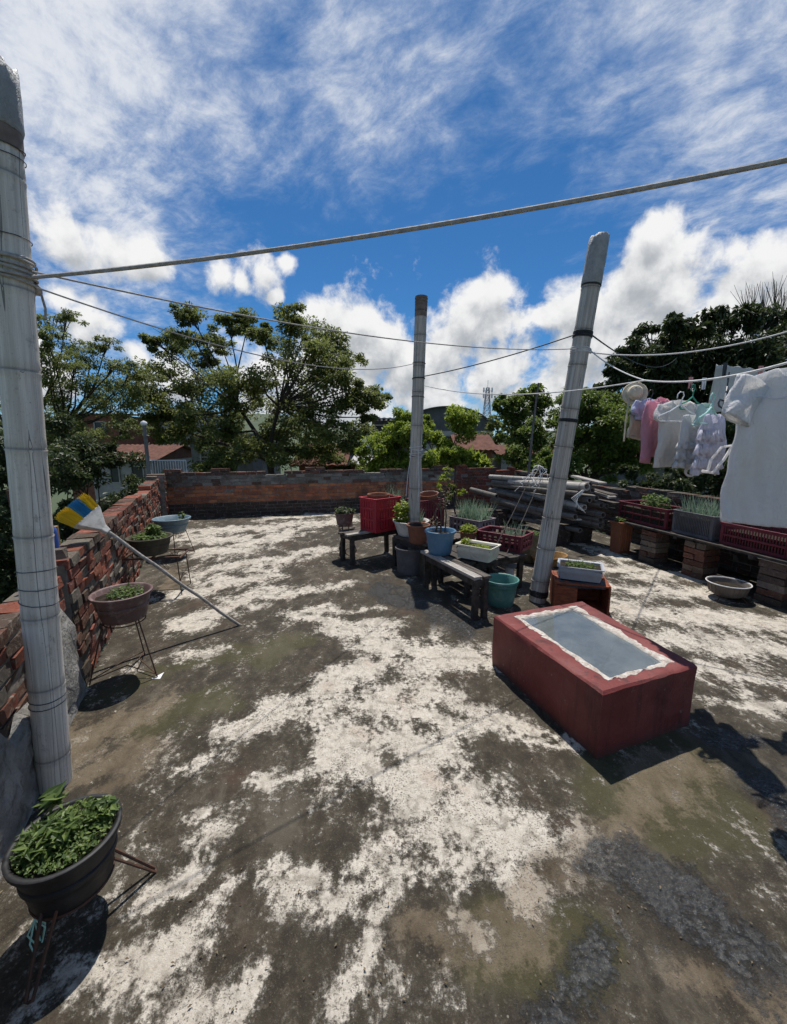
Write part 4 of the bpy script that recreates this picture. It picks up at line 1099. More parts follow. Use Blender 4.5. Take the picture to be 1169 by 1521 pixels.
tray('pale grey basin of fine green seedlings on the black sheet', pst + V(-.005, -.0, .315), rzs - R(8), .42, .30, .13, 'grey_tray', lf_t, 'lf_herb')

# --- right hand shelf on brick piers
fx = lambda y: 3.51 + (5.48 - y) * .217
SH = V(.2121, -.9773, 0); SN = V(.9773, .2121, 0)
def brick_pier(label, px, py, hgt, wd=.24, seed=0, cap=None):
    st = random.getstate(); random.seed(seed)
    p = g(px, py) + SN * (wd / 2)
    t = thing('brick_pier', label, 'pier', p, math.atan2(SH.y, SH.x) + R(4))
    mb = MB(); z = 0; k = 0
    while z < hgt - .03:
        mb.cur = pick((.17, .075, .05), (.13, .09, .07), (.20, .14, .10), (.11, .06, .045), (.22, .17, .13))
        for s in (-1, 1):
            if k % 2: mb.box((s * wd / 4, random.uniform(-.01, .01), z + .034), (wd / 2 - .006, wd, .066), jit=.006)
            else: mb.box((random.uniform(-.01, .01), s * wd / 4, z + .034), (wd, wd / 2 - .006, .066), jit=.006)
        z += .074; k += 1
    mb.obj('bricks', M['brick'], t, smooth=False)
    if cap:
        mb = MB(); mb.box((0, 0, z + .02), (wd * 1.15, wd * 1.1, .045), jit=.008); mb.obj('cap_slab', M[cap], t, smooth=False)
    random.setstate(st); return z
brick_pier('brick pier nearest the terracotta planter under the red crate', 958, 834, .44, .24, 1)
brick_pier('brick pier under the grey crate in the middle of the shelf', 1025, 857, .44, .25, 2)
brick_pier('pale capped brick pier behind the white bowl basket', 1137, 896, .42, .24, 3, 'putty')
brick_pier('brick pier at the right edge of the photo under the shelf', 1290, 950, .42, .24, 4)
y0 = 6.15; P0 = V(fx(y0) - .06, y0, 0)
t = thing('plank_shelf', 'long rough plank shelf on brick piers under the row of crates', 'shelf', P0, math.atan2(SH.y, SH.x))
mb = MB(); random.seed(77)
for k in range(6):
    x = 0
    while x < 3.3:
        ln = random.uniform(.9, 1.6)
        mb.box((x + ln / 2, .07 + k * .17 + random.uniform(-.02, .02), .478 + random.uniform(-.004, .004)), (ln - .01, .155, .024), Matrix.Rotation(random.uniform(-.015, .015), 3, 'Z'), .004); x += ln
mb.obj('planks', M['wood_dark'], t, smooth=False)
mb = MB()
for x in (.3, 1.2, 2.1, 3.0): mb.beam((x, 0, .448), (x, 1.02, .448), .05, .036)
mb.obj('bearer', M['wood_dark'], t, smooth=False)
rzh = math.atan2(SH.y, SH.x); zS = .492
def sp(y, off=.2): return V(fx(y), y, zS) + SN * off
def pl1(mb): herb(mb, .22, .12, .20, 420, 0, .26, .06, .5, 51, .5, .05, 0)
crate('long red crate with a leafy plant at the far end of the shelf', sp(5.62), rzh, .84, .36, .27, 'maroon_crate', 5, (0, .45, 1), .7, pl1, 'lf_herb', .0, plant_name='foliage')
def pl2(mb): onions(mb, .20, .12, .2, 46, .32, 52, .009)
crate('dark grey slatted crate in the middle of the shelf', sp(4.86), rzh, .54, .36, .29, 'dark_crate', 22, (0, 1), .7, pl2, 'lf_onion', .55, plant_name='onion_leaves')
crate('dark red slatted crate on the shelf below the hem of the white shirt', sp(4.17), rzh, .70, .36, .25, 'maroon_crate', 22, (0, .45, 1), .6, None, solid=.4)
def pl3(mb): herb(mb, .26, .12, .2, 200, 0, .09, .05, .3, 53, .5)
crate('dark red crate at the right end of the shelf cut by the photo edge', sp(3.42), rzh, .70, .36, .25, 'maroon_crate', 22, (0, .45, 1), .75, pl3, 'lf_dark', .4, plant_name='foliage')
mb = MB(); rr = random.Random(61)
for i in range(26):
    a = V(rr.uniform(-.5, .5), rr.uniform(-.1, .1), 0); b_ = a + V(rr.uniform(-.25, .25), rr.uniform(-.1, .1), rr.uniform(.12, .42))
    mb.tube([a, a.lerp(b_, .5) + V(rr.uniform(-.05, .05), 0, 0), b_], [.005, .004, .002], 5)
tag(mb.obj('dry_twigs', M['twig'], loc=sp(5.05, .5), rot=(0, 0, rzh)), 'tangle of dry twigs standing behind the dark grey crate', 'twigs')
mb = MB(); rr = random.Random(62); n = 10
for i in range(11): 
    for ax in (0, 1):
        pts = [V(-.2 + .4 * (i / 10 if ax == 0 else j / 9), .02 * math.sin(j * .9 + i), .30 * (j / 9 if ax == 0 else i / 10) * (1 - .3 * abs(i / 10 - .5)) + .02 * math.sin(i)) for j in range(n)]
        mb.tube(pts, .0035, 4)
tag(mb.obj('garden_net', M['p_green'], loc=sp(4.75, .50), rot=(R(-12), 0, rzh)), 'crumpled green garden net behind the dark grey crate', 'net')
# terracotta planter at the shelf end
pto = g(926, 823)
t = thing('planter', 'tall square terracotta coloured planter standing before the shelf end', 'planter', V(pto.x, pto.y + .11, 0), .25)
mb = MB(); mb.box((0, 0, .22), (.22, .2, .44), taper=.88); mb.box((0, 0, .455), (.25, .23, .035)); 
for k in range(-2, 3): mb.box((k * .04, -.095, .22), (.008, .02, .36))
mb.obj('planter_body', simple('orange_terracotta', (.25, .095, .045), (.18, .068, .036), 6, .8, .3, .004, .2, (.15, .09, .06), .5), t, smooth=False, bevel=.004)
mb = MB(); herb(mb, .10, .10, .48, 120, 0, .06, .05, .2, 71, .55); mb.obj('foliage', M['lf_herb'], t, smooth=False)
# white bowl basket on a wire stand
pbk = g(1090, 894)
t = thing('basket', 'shallow whitish bowl basket on a low wire foot before the shelf', 'basket', V(pbk.x, pbk.y + .1, 0))
mb = MB(); mb.lathe([(.11, .035), (.155, .07), (.182, .17), (.188, .178), (.178, .172), (.148, .075), (.1, .05)], n=34, cap0=True, cap1=True)
for k in range(26):
    q = 2 * math.pi * k / 26; mb.tube([V(.157 * math.cos(q), .157 * math.sin(q), .07), V(.185 * math.cos(q), .185 * math.sin(q), .172)], .004, 5)
mb.obj('bowl', simple('dirty_basket', (.19, .16, .135), (.115, .095, .078), 9, .8, .4, .004, .2, (.12, .1, .08), .5), t)
soil_mesh(.165, .13, seed=3).obj('soil', M['soil'], t)
mb = MB(); mb.tube([V(.19 * math.cos(q), .19 * math.sin(q), .178) for q in np.linspace(0, 6.283, 40)], .0055, 6); mb.obj('rim', M['cord_white'], t)
for k in range(4):
    q = 2 * math.pi * k / 4 + .5; ml = MB(); ml.tube([V(.12 * math.cos(q), .12 * math.sin(q), .06), V(.19 * math.cos(q), .19 * math.sin(q), .003)], .004, 5); ml.obj('leg', M['iron'], t)

# ================================================================= BAMBOO AND PLANK PILE
def culm(label, a, b_, r, mat, seed, group='bamboo culms stacked on the pile'):
    a = Vector(a); b_ = Vector(b_); L, rot = axis_frame(a, b_)
    mb = MB(); bamboo(mb, L, r, r * .92, .32, 16, seed=seed, open_end=True)
    return tag(mb.obj('bamboo_culm', M[mat], loc=a, rot=rot), label, 'bamboo', group)
LUM = [((728, 708, 8.6), (822, 714, 6.9), .045, 'bamboo_pale', 'bleached pale bamboo culm lying highest on the pile'),
       ((758, 716, 8.0), (872, 723, 6.1), .066, 'bamboo', 'thick grey bamboo culm whose open end faces the shelf'),
       ((741, 717, 8.5), (800, 722, 7.2), .045, 'bamboo_old', 'dark short bamboo culm under the bleached top one'),
       ((762, 727, 8.1), (868, 754, 6.2), .055, 'bamboo', 'pale bamboo culm running down to the right in mid pile'),
       ((733, 741, 8.4), (808, 764, 6.9), .066, 'bamboo_old', 'thickest low bamboo culm at the bottom left of the pile'),
       ((775, 742, 8.0), (896, 765, 6.0), .05, 'bamboo_old', 'grey bamboo culm reaching furthest right near the shelf'),
       ((728, 728, 8.6), (790, 742, 7.3), .05, 'bamboo_old', 'dark brown bamboo culm at the left end of the pile'),
       ((780, 735, 8.0), (858, 757, 6.3), .042, 'bamboo_old', 'thin dark bamboo culm low behind the leaning pole'),
       ((800, 728, 7.7), (876, 743, 6.1), .045, 'bamboo_old', 'narrow grey bamboo culm under the thick open one'),
       ((742, 732, 8.4), (850, 748, 6.5), .038, 'bamboo_old', 'thin blackened bamboo culm in the heart of the pile'),
       ((700, 727, 9.0), (738, 737, 7.9), .05, 'bamboo_old', 'brownish bamboo culm poking out left behind the onions')]
for i, (a, b_, r, m_, lb) in enumerate(LUM): culm(lb, at(*a), at(*b_), r, m_, 100 + i)
PLK = [((853, 707, 7.0), (895, 718, 6.1), .13, 'wood_pale', 'white sunlit board on top of the pile'),
       ((868, 724, 6.9), (912, 736, 6.0), .12, 'wood', 'grey board just below the white one'),
       ((880, 728, 6.6), (910, 739, 5.95), .10, 'wood_pale', 'short bleached board at the right of the pile'),
       ((862, 738, 7.0), (915, 748, 6.1), .12, 'wood', 'worn board jutting toward the red shelf crate'),
       ((845, 745, 7.1), (908, 756, 6.2), .14, 'wood_dark', 'blackened board low in the pile'),
       ((830, 764, 6.7), (858, 772, 6.2), .16, 'putty', 'broken pale sheet slipping from the bottom of the pile'),
       ((850, 770, 7.0), (905, 776, 6.3), .12, 'wood_dark', 'dark rotten board near the ground under the pile')]
rr = random.Random(515)
SHADE_FILL = [('low shade toned bamboo culm nearest the trestle blocks', 752, 776), ('lowest shade toned bamboo culm under the pile facing the leaning pole', 758, 783), ('split dark bamboo culm low on the near side of the pile', 746, 780), ('shade toned bamboo culm lying deepest under the pile', 762, 788),
       ('shade toned bamboo culm wedged just under the bleached top culm', 712, 720), ('shade toned bamboo culm under the pale one in mid pile', 733, 752), ('dark bamboo culm above the thickest low culm', 728, 750), ('grey brown bamboo culm deep below the open ended one', 722, 740),
       ('dark bamboo culm on the pile underside facing the olive can', 748, 772), ('dim bamboo culm at the back of the pile near the wall', 716, 728), ('dark bamboo culm beneath the furthest reaching one', 744, 768), ('shade toned bamboo culm behind the string tangle', 720, 733)]
for i, (lb, ya, yb) in enumerate(SHADE_FILL):  # dark fill culms added so the gaps of the pile read as shadow
    culm(lb, at(738 + rr.uniform(-8, 14), ya, 8.5), at(868 + rr.uniform(-14, 34), yb, 6.15), rr.uniform(.04, .055), 'bamboo_old', 140 + i)
for i, (a, b_, w, m_, lb) in enumerate(PLK):
    p, q = at(*a), at(*b_); st = random.getstate(); random.seed(300 + i)
    mb = MB(); mb.beam(V(0, 0, 0), q - p, w, .025, .006); o = mb.obj('plank', M[m_], loc=p, smooth=False)
    tag(o, lb, 'plank', 'boards on the pile'); random.setstate(st)
for i, (px, py, Y, lb) in enumerate(((752, 0, 8.0, 'rough block trestle holding the left end of the pile'), (846, 0, 6.5, 'rough block trestle holding the right end of the pile'))):
    c = at(px, 760, Y); st = random.getstate(); random.seed(400 + i)
    t = thing('trestle', lb, 'trestle', V(c.x, c.y, 0), math.atan2(.3, .9))
    mb = MB()
    for k in range(2):
        for s in (-1, 1):
            mb.cur = pick((.06, .045, .035), (.08, .06, .05)); mb.box((s * .22, 0, .065 + .12 * k), (.36, .2, .118), jit=.01)
    mb.obj('blocks', M['brick'], t, smooth=False)
    mb = MB(); mb.beam((-.5, 0, .265), (.5, 0, .265), .08, .05, .004); mb.obj('bearer', M['wood_dark'], t, smooth=False); random.setstate(st)
p0 = at(800, 691, 6.9); mb = MB(); rr = random.Random(15)
for i in range(9):
    q = V(0, 0, 0); pts = [q]
    for k in range(9):
        q = q + V(rr.uniform(-.10, .05), rr.uniform(-.06, .06), -rr.uniform(.0, .10) + (.05 if rr.random() < .2 else 0)); pts.append(q)
    mb.tube(pts, .006, 5)
tag(mb.obj('string_bundle', M['cord_white'], loc=p0), 'tangled white string draped over the bamboo pile', 'string')
p0 = at(868, 728, 6.0); mb = MB()
for i in range(4):
    mb.tube([V(-.01 * i, 0, 0), V(-.10 - .03 * i, -.02, -.12), V(-.12 + .05 * i, -.03, -.25 - .03 * i)], .006, 5)
tag(mb.obj('string_bundle', M['cord_white'], loc=p0), 'white string hanging from the open end of a thick culm', 'string')
p, q = at(783, 700, 9.0), at(800, 569, 9.2)
mb = MB(); mb.tube([V(0, 0, -.9), (q - p) * .5, q - p], [.03, .026, .02], 8)
tag(mb.obj('stake', M['bamboo_old'], loc=p), 'thin upright bamboo stake rising behind the pile into the sky', 'stake')
# debris on the floor
mb = MB(); mb.add([V(-.03, -.02, .003), V(.03, -.02, .004), V(.02, .05, .012), V(-.03, -.02, .006), V(.03, -.02, .007), V(.02, .05, .015)], [(2, 1, 0), (3, 4, 5), (0, 1, 4, 3), (1, 2, 5, 4), (2, 0, 3, 5)])
tag(mb.obj('paper_scrap', M['p_white'], loc=g(234, 1007), smooth=False), 'tiny white triangular scrap on the floor by the iron tripod', 'scrap')
rg = np.random.default_rng(5); n = 500
a = rg.uniform(0, 1, n); px = rg.uniform(0, 1169, n); py = 800 + 700 * rg.uniform(0, 1, n) ** 1.3
cc = np.array([tuple(g(x, y, .008)) for x, y in zip(px, py)])
ok = inside(ROOF, cc[:, 0], cc[:, 1])
sb = lambda x, y: (x - .74) * .94 + (y - 2.8) * .33 > -.12 and (x - .74) * .33 - (y - 2.8) * .94 > -.1 and x < 1.9 and y > 1.7 and y < 3.2
ok &= ~np.array([sb(x, y) for x, y in cc[:, :2]])
cc = cc[ok]; n = len(cc)
mb = MB(); L_ = rg.uniform(.004, .015, n)
mb.leaves(cc, L_, L_ * .5, rg.normal(0, 1, (n, 3)) * (1, 1, .1), np.stack([rg.normal(0, .2, n), rg.normal(0, .2, n), np.ones(n)], 1), .3)
tag(mb.obj('leaf_litter', M['lf_dry'], smooth=False), 'small dry leaf bits scattered over the floor', 'litter', kind='stuff')

# ================================================================= LAUNDRY
def garment(L, wsh, whem, th, slope=.35, neck=.09, dip=.05, k=24, amp=.012, seed=0, puff=1.0, n=56, m=26, flare=0.0):
    rr = random.Random(seed); ph = [rr.uniform(0, 6.28) for _ in range(6)]; mb = MB(); rg = []
    for i in range(m + 1):
        t = i / m; hx = wsh + (whem - wsh) * min(1, t * 1.2) ** .8; hy = th * (.12 + .88 * min(1, t * 3.5)) * puff
        row = []
        for j in range(n):
            q = 2 * math.pi * j / n; c, s = math.cos(q), math.sin(q)
            x = hx * math.copysign(abs(c) ** .75, c); y = hy * math.copysign(abs(s) ** .8, s)
            z = -L * t - slope * abs(x) * (1 - t) ** 2
            if abs(x) < neck: z -= dip * (1 - (x / neck) ** 2) * (1 - t) ** 4 * (1.4 if y < 0 else .3)
            grow = min(1, t * 1.4)
            f = math.sin(k * x + ph[0] + 1.8 * t) * .6 + math.sin(k * .47 * x + ph[1] - 2.2 * t) + .4 * math.sin(k * 1.9 * x + ph[2])
            f += .6 * math.sin(9 * t + ph[3] + 6 * x) + .5 * math.sin(k * 2.7 * x + 5 * t + ph[5]) + .35 * math.sin(k * 1.3 * x - 23 * t * abs(x) / hx + ph[2])
            y += amp * f * (.45 + .55 * grow)
            x += amp * .22 * math.sin(7 * t + ph[4] + (0 if c > 0 else 2))
            if t > .9: z += .012 * math.sin(k * .5 * x + ph[5])
            row.append(V(x, y, z))
        rg.append(row)
    mb.rings(rg, False, False); return mb
def sleeve(mb, a, b_, r0, r1, seed=0, n=14, m=10, flat=.5, amp=.08):
    rr = random.Random(seed); ph = rr.uniform(0, 6); a = Vector(a); b_ = Vector(b_); d = (b_ - a).normalized(); u = d.cross(V(0, 1, 0)).normalized(); w = V(0, 1, 0)
    rg = []
    for i in range(m + 1):
        f = i / m; r = r0 + (r1 - r0) * f; c = a.lerp(b_, f) + V(.01 * math.sin(4 * f + ph), .008 * math.sin(5 * f), 0)
        rg.append([c + u * r * math.cos(q) * (1 + amp * math.sin(5 * q + 7 * f + ph)) + w * r * flat * math.sin(q) * (1 + amp * 2 * math.sin(3 * q + 9 * f + ph)) for q in [2 * math.pi * k / n for k in range(n)]])
    mb.rings(rg, False, False)
def hang(name, label, cat, px, py, Y, rz, build, mat, group=None):
    t0 = at(px, py, Y); mb = MB(); build(mb)
    o = mb.obj(name, mat, loc=t0, rot=(0, 0, R(rz)), angle=180)
    md = o.modifiers.new('cloth_thickness', 'SOLIDIFY'); md.thickness = .002
    return tag(o, label, cat, group)
def hanger(label, px, py, Y, rz, w, drop, mat, tilt=0.0, r=.0045):
    t0 = at(px, py, Y); mb = MB()
    hook = [V(-.030, 0, -.035), V(-.028, 0, -.012), V(-.012, 0, .004), V(.010, 0, .002), V(.018, 0, -.02), V(.004, 0, -.045), V(0, 0, -.075)]
    mb.tube(hook, r * .8, 6)
    mb.tube([V(0, 0, -.072), V(-w * .45, 0, -.085 - drop * .4), V(-w, 0, -.075 - drop), V(-w * 1.02, 0, -.095 - drop), V(-w * .9, 0, -.105 - drop), V(w * .9, 0, -.105 - drop), V(w * 1.02, 0, -.095 - drop), V(w, 0, -.075 - drop), V(w * .45, 0, -.085 - drop * .4), V(0, 0, -.072)], r, 6)
    return tag(mb.obj('clothes_hanger', mat, loc=t0, rot=(0, R(tilt), R(rz))), label, 'clothes hanger')
def mk(*a, **k):
    def f(mb):
        o = garment(*a, **k); mb.add(o.v, o.f)
    return f
# sun hat
t = thing('sun_hat', 'cream sun hat with a dark band hung at the left end of the laundry', 'hat', at(943, 584, 2.98), rot=(R(80), 0, R(-25)))
mb = MB(); mb.lathe([(.082, -.012), (.078, -.004), (.052, .0), (.048, .03), (.038, .052), (.018, .06), (.0, .061)], n=30, cap0=False); o = mb.obj('hat_body', M['straw'], t); o.modifiers.new('thick', 'SOLIDIFY').thickness = .003
mb = MB(); mb.tube([V(.0525 * math.cos(q), .0525 * math.sin(q), .006) for q in np.linspace(0, 6.283, 30)], .006, 6); mb.obj('band', M['c_cream'], t)
mb = MB(); mb.beam(V(0, .05, .02), V(0, .02, .064), .012, .004); mb.obj('ribbon', M['wire_dark'], t, smooth=False)
mb = MB(); mb.tube([V(0, 0, 0), V(-.012, 0, -.15), V(-.01, 0, -.30)], .006, 6); mb.tube([V(0, 0, 0), V(.1, 0, -.02), V(.115, 0, -.10)], .004, 6)
tag(mb.obj('cloth_strap', M['c_cream'], loc=at(935, 592, 2.97)), 'narrow cream strap dangling below the sun hat', 'strap')
hang('knit_top', 'small cream knitted top hanging low under the hat', 'garment', 947, 612, 2.95, 20, mk(.19, .07, .06, .02, .3, .03, .02, 40, .006, 1), M['c_cream'])
def b_lav(mb):
    o = garment(.16, .11, .105, .025, .4, .04, .03, 30, .007, 2); mb.add(o.v, o.f); sleeve(mb, (-.10, 0, -.04), (-.13, 0, -.12), .035, .032, 3)
hang('shirt', 'small pale lavender shirt hung beside the sun hat', 'shirt', 966, 589, 2.93, 18, b_lav, M['c_blue'])
def b_pink(mb):
    o = garment(.42, .12, .135, .035, .45, .04, .03, 26, .010, 4); mb.add(o.v, o.f)
    sleeve(mb, (-.105, -.01, -.05), (-.165, -.02, -.45), .05, .04, 5, flat=.6); sleeve(mb, (.095, .0, -.05), (.12, .01, -.42), .045, .034, 6, flat=.6)
hang('jacket', 'pink long sleeved jacket between the lavender and grey shirts', 'jacket', 985, 587, 2.82, 24, b_pink, M['c_pink'])
def b_grey(mb):
    o = garment(.455, .155, .16, .035, .32, .06, .045, 20, .009, 7); mb.add(o.v, o.f); sleeve(mb, (-.14, 0, -.06), (-.17, -.01, -.15), .045, .042, 8); sleeve(mb, (.14, 0, -.06), (.17, 0, -.15), .045, .042, 9)
hang('shirt', 'pale grey tee with straight hem in the middle of the laundry', 'shirt', 1013, 590, 2.68, 14, b_grey, M['c_grey'])
def b_lace(mb):
    o = garment(.30, .085, .10, .03, .25, .04, .06, 44, .009, 10); mb.add(o.v, o.f)
    for z, w in ((-.18, .095), (-.24, .10), (-.29, .104)):
        mb.rings([[V(w * math.cos(q) * 1.0, .03 * math.sin(q) + .008 * math.sin(11 * q), z) for q in np.linspace(0, 6.1, 44)], [V((w + .012) * math.cos(q), .045 * math.sin(q) + .016 * math.sin(11 * q), z - .045 + .006 * math.sin(9 * q)) for q in np.linspace(0, 6.1, 44)]], False, False)
hang('blouse', 'white lace blouse with ruffles in front of the grey tee', 'blouse', 1035, 612, 2.52, 12, b_lace, M['c_lace'])
def b_ruf(mb):
    o = garment(.36, .07, .085, .03, .25, .035, .05, 40, .011, 13); mb.add(o.v, o.f)
    for z, w in ((-.10, .08), (-.18, .088), (-.26, .09)):
        mb.rings([[V(w * math.cos(q), .03 * math.sin(q) + .005 * math.sin(9 * q), z) for q in np.linspace(0, 6.283, 90)], [V((w + .012) * math.cos(q), .042 * math.sin(q) + .010 * math.sin(17 * q), z - .06 + .008 * math.sin(13 * q)) for q in np.linspace(0, 6.283, 90)]], False, False)
hang('dress', 'little lavender ruffled dress just left of the big white shirt', 'dress', 1061, 612, 2.38, 16, b_ruf, M['c_lav'])
hang('top', 'narrow mint and white top behind the lavender ruffled dress', 'garment', 1049, 596, 2.46, 18, mk(.15, .06, .055, .02, .4, .03, .03, 40, .006, 14), simple('mint_cloth', (.62, .78, .74), (.56, .72, .68), 20, .9, .2, .002, .1, trans=.3))
def b_big(mb):
    o = garment(.745, .225, .24, .045, .34, .08, .05, 17, .017, 17, n=140, m=60); mb.add(o.v, o.f)
    sleeve(mb, (-.20, 0, -.085), (-.275, -.02, -.26), .078, .070, 18, 28, 16, .42, .12); sleeve(mb, (.215, 0, -.085), (.285, .01, -.27), .078, .07, 19, 28, 16, .42, .12)
    zz = -.16; mb.rings([[V(-.235 + .47 * i / 20, -.062 - .018 * math.sin(13 * (-.235 + .47 * i / 20)), zz + .006 * math.sin(i)) for i in range(21)], [V(-.235 + .47 * i / 20, -.066 - .018 * math.sin(13 * (-.235 + .47 * i / 20)), zz - .006 + .006 * math.sin(i)) for i in range(21)]], False, False, closed=False)
hang('shirt', 'large white short sleeved shirt nearest on the right', 'shirt', 1180, 538, 1.93, 6, b_big, M['c_white'])
def b_tow(mb):
    rows = []
    for i in range(16):
        f = i / 15; rows.append([V(.42 * j / 23, .018 * math.sin(j * .6 + f * 2) * (.3 + f), -.30 * f - .03 * (j / 23) - .006 * math.sin(j * 1.2)) for j in range(24)])
    mb.rings(rows, False, False, closed=False)
hang('towel', 'pale grey towel pegged behind the hangers', 'towel', 1064, 541, 2.75, 10, b_tow, M['c_sheet'])
hanger('slender black hanger tilted in front of the pale towel', 1083, 554, 2.32, 50, .21, .05, M['p_black'], -14)
hanger('second black hanger against the shoulder of the big white shirt', 1096, 574, 2.12, 20, .09, .03, M['p_black'], 20)
hanger('white hanger lying across the grey tee', 1013, 583, 2.60, 10, .15, .07, M['p_white'])
hanger('dark green hanger above the pink jacket', 1031, 572, 2.70, 30, .14, .05, M['p_green'])
hanger('mint hanger beside the lavender ruffled dress', 1060, 585, 2.36, 30, .13, .06, M['p_mint'])
hanger('dark hanger inside the small pale lavender shirt', 968, 580, 2.93, 25, .10, .04, M['p_black'])
def peg(label, px, py, Y, mat, s=1.0):
    t0 = at(px, py, Y); mb = MB()
    for q in (-1, 1): mb.beam(V(q * .006, 0, .02 * s), V(q * .003, 0, -.05 * s), .012, .008)
    mb.tube([V(-.008, 0, -.008), V(.008, 0, -.008)], .005, 6)
    tag(mb.obj('clothes_peg', mat, loc=t0, smooth=False), label, 'clothes peg')
peg('black peg at the top corner of the pale towel', 1077, 545, 2.72, M['p_black'], 1.3)
peg('coral peg gripping the clothesline over the pale towel', 1130, 549, 2.4, M['p_pink'])
peg('coral peg on the clothesline above the green hanger', 1026, 565, 2.7, M['p_pink'])
peg('white peg between the hat and the green hanger', 1046, 566, 2.62, M['p_white'])
mb = MB()
mb.tube([V(0, 0, 0), V(-.05, 0, -.10), V(-.11, -.01, -.17), V(-.16, 0, -.16)], .008, 6); mb.tube([V(-.01, 0, -.02), V(-.07, 0, -.03), V(-.12, 0, -.10), V(-.13, 0, -.17)], .007, 6)
tag(mb.obj('cloth_ribbon', M['c_white'], loc=at(1092, 656, 2.25)), 'white ribbon ties dangling left of the big white shirt', 'ribbon')
mb = MB(); mb.tube([V(.035 * math.cos(q), 0, .03 * math.sin(q)) for q in np.linspace(0, 6.0, 24)], .005, 6); mb.tube([V(.02 * math.cos(q), 0.01, .02 * math.sin(q) - .005) for q in np.linspace(0, 6.0, 20)], .004, 6)
tag(mb.obj('cloth_ribbon', M['c_white'], loc=at(1026, 700, 2.5)), 'white looped ribbon hanging below the lace blouse', 'ribbon')
# ================================================================= BEYOND THE ROOF
GZ = -4.0
def terrain():
    mb = MB(); n = 96; rows = []
    for r, k in ((0.1, 0), (60, 0), (250, 0), (700, 0), (1500, .25), (2300, .7), (3200, 1.0), (4200, .8)):
        row = []
        for i in range(n):
            q = 2 * math.pi * i / n
            h = 95 + 45 * math.sin(q * 3 + 1) + 28 * math.sin(q * 7 + .4) + 16 * math.sin(q * 17) + 80 * math.exp(-((q - (math.pi / 2 + .25)) / .12) ** 2)
            row.append(V(r * math.cos(q), r * math.sin(q), GZ + k * h))
        rows.append(row)
    mb.rings(rows, False, False)
    m, b = new_mat('fields_and_hills')
    n1 = b.noise(b.O, .012, 8, .6); n2 = b.noise(b.O, .15, 6, .6)
    col = b.mix(b.sstep(n1, .4, .6), (.035, .06, .022), (.07, .085, .035)); col = b.mix(b.math('MULTIPLY', b.sstep(n2, .55, .7), .5), col, (.10, .085, .06))
    b.put(b.p.inputs['Base Color'], col); b.p.inputs['Roughness'].default_value = .95
    tag(mb.obj('ground', m), 'green ground running out to low wooded hills', 'ground', kind='structure')
terrain()
def crown_leaves(mb, clumps, ndens, ls, seed, flat=.5, sub=7, aspect=.45, spread=1.0, droop=0.0, nmax=100000):
    rg = np.random.default_rng(seed); C, A, N, S = [], [], [], []
    for c, r in clumps:
        for k in range(sub):
            d = rg.normal(0, 1, 3); d /= np.linalg.norm(d); d[2] *= flat * 1.2
            cc = np.array(c) + d * r * .95 * spread * rg.uniform(.3, 1.15)
            sr = r * rg.uniform(.30, .62)
            n = int(ndens * rg.uniform(.6, 1.3))
            p = rg.normal(0, 1, (n, 3)); p /= np.linalg.norm(p, axis=1, keepdims=True); p *= rg.uniform(0, 1, (n, 1)) ** .45 * sr
            p[:, 2] *= flat
            C.append(cc + p)
            ax = p / (sr + 1e-6) + rg.normal(0, .5, (n, 3)); ax[:, 2] -= droop + .15
            A.append(ax)
            N.append(rg.normal(0, .55, (n, 3)) + np.array([0, 0, 1.0])); S.append(ls * rg.uniform(.6, 1.35, n))
    C = np.concatenate(C); A = np.concatenate(A); N = np.concatenate(N); S = np.concatenate(S)
    mb.leaves(C, S, S * aspect, A, N, .15)
def tree(name, label, base, fork_z, clumps, tr, ndens, ls, mat, seed, flat=.5, sub=7, aspect=.45, cat='tree', droop=0.0, twigs=True, spread=1.0, group=None):
    rr = random.Random(seed); base = Vector(base)
    t = thing(name, label, cat, base, group=group)
    mb = MB(); lean = V(rr.uniform(-.3, .3), rr.uniform(-.3, .3), 0)
    fork = V(lean.x, lean.y, fork_z - base.z)
    mb.tube([V(0, 0, -.2), V(0, 0, .1), fork * .5 + V(.08, 0, 0), fork], [tr * 1.5, tr * 1.15, tr * .95, tr * .8], 10)
    loc = [(Vector(c) - base, r) for c, r in clumps]
    mains = []
    for i in range(min(6, len(loc))):
        c, r = loc[(i * len(loc)) // min(6, len(loc))]; p = fork.lerp(c, .45) + V(0, 0, -.1 * (c - fork).length * .3)
        mb.tube([fork, fork.lerp(p, .5) + V(rr.uniform(-.15, .15), rr.uniform(-.15, .15), .1), p], [tr * .62, tr * .5, tr * .36], 7); mains.append(p)
    for c, r in loc:
        s = min(mains + [fork], key=lambda m: (m - c).length); d = c - s
        mid = s.lerp(c, .5) + V(rr.uniform(-.1, .1), rr.uniform(-.1, .1), -.06) * d.length
        mb.tube([s, mid, c], [tr * .3, tr * .2, tr * .09], 6)
        if twigs:
            for k in range(4):
                e = c + V(rr.uniform(-1, 1), rr.uniform(-1, 1), rr.uniform(-.4, .7)) * r * .8
                mb.tube([c.lerp(mid, .3), (c + e) / 2 + V(0, 0, .05 * r), e], [tr * .1, tr * .07, tr * .03], 4)
    mb.obj('trunk', M['bark'], t)
    ml = MB(); crown_leaves(ml, [(tuple(c), r) for c, r in loc], ndens, ls, seed, flat, sub, aspect, spread, droop)
    ml.obj('crown', M[mat], t, smooth=False)
    return t
def cl(lst, Y, dy, seed, k=1.0):
    rr = random.Random(seed); out = []
    for px, py, r in lst:
        y = Y + rr.uniform(-dy, dy); out.append((tuple(at(px, py, y)), r / F * y * k))
    return out
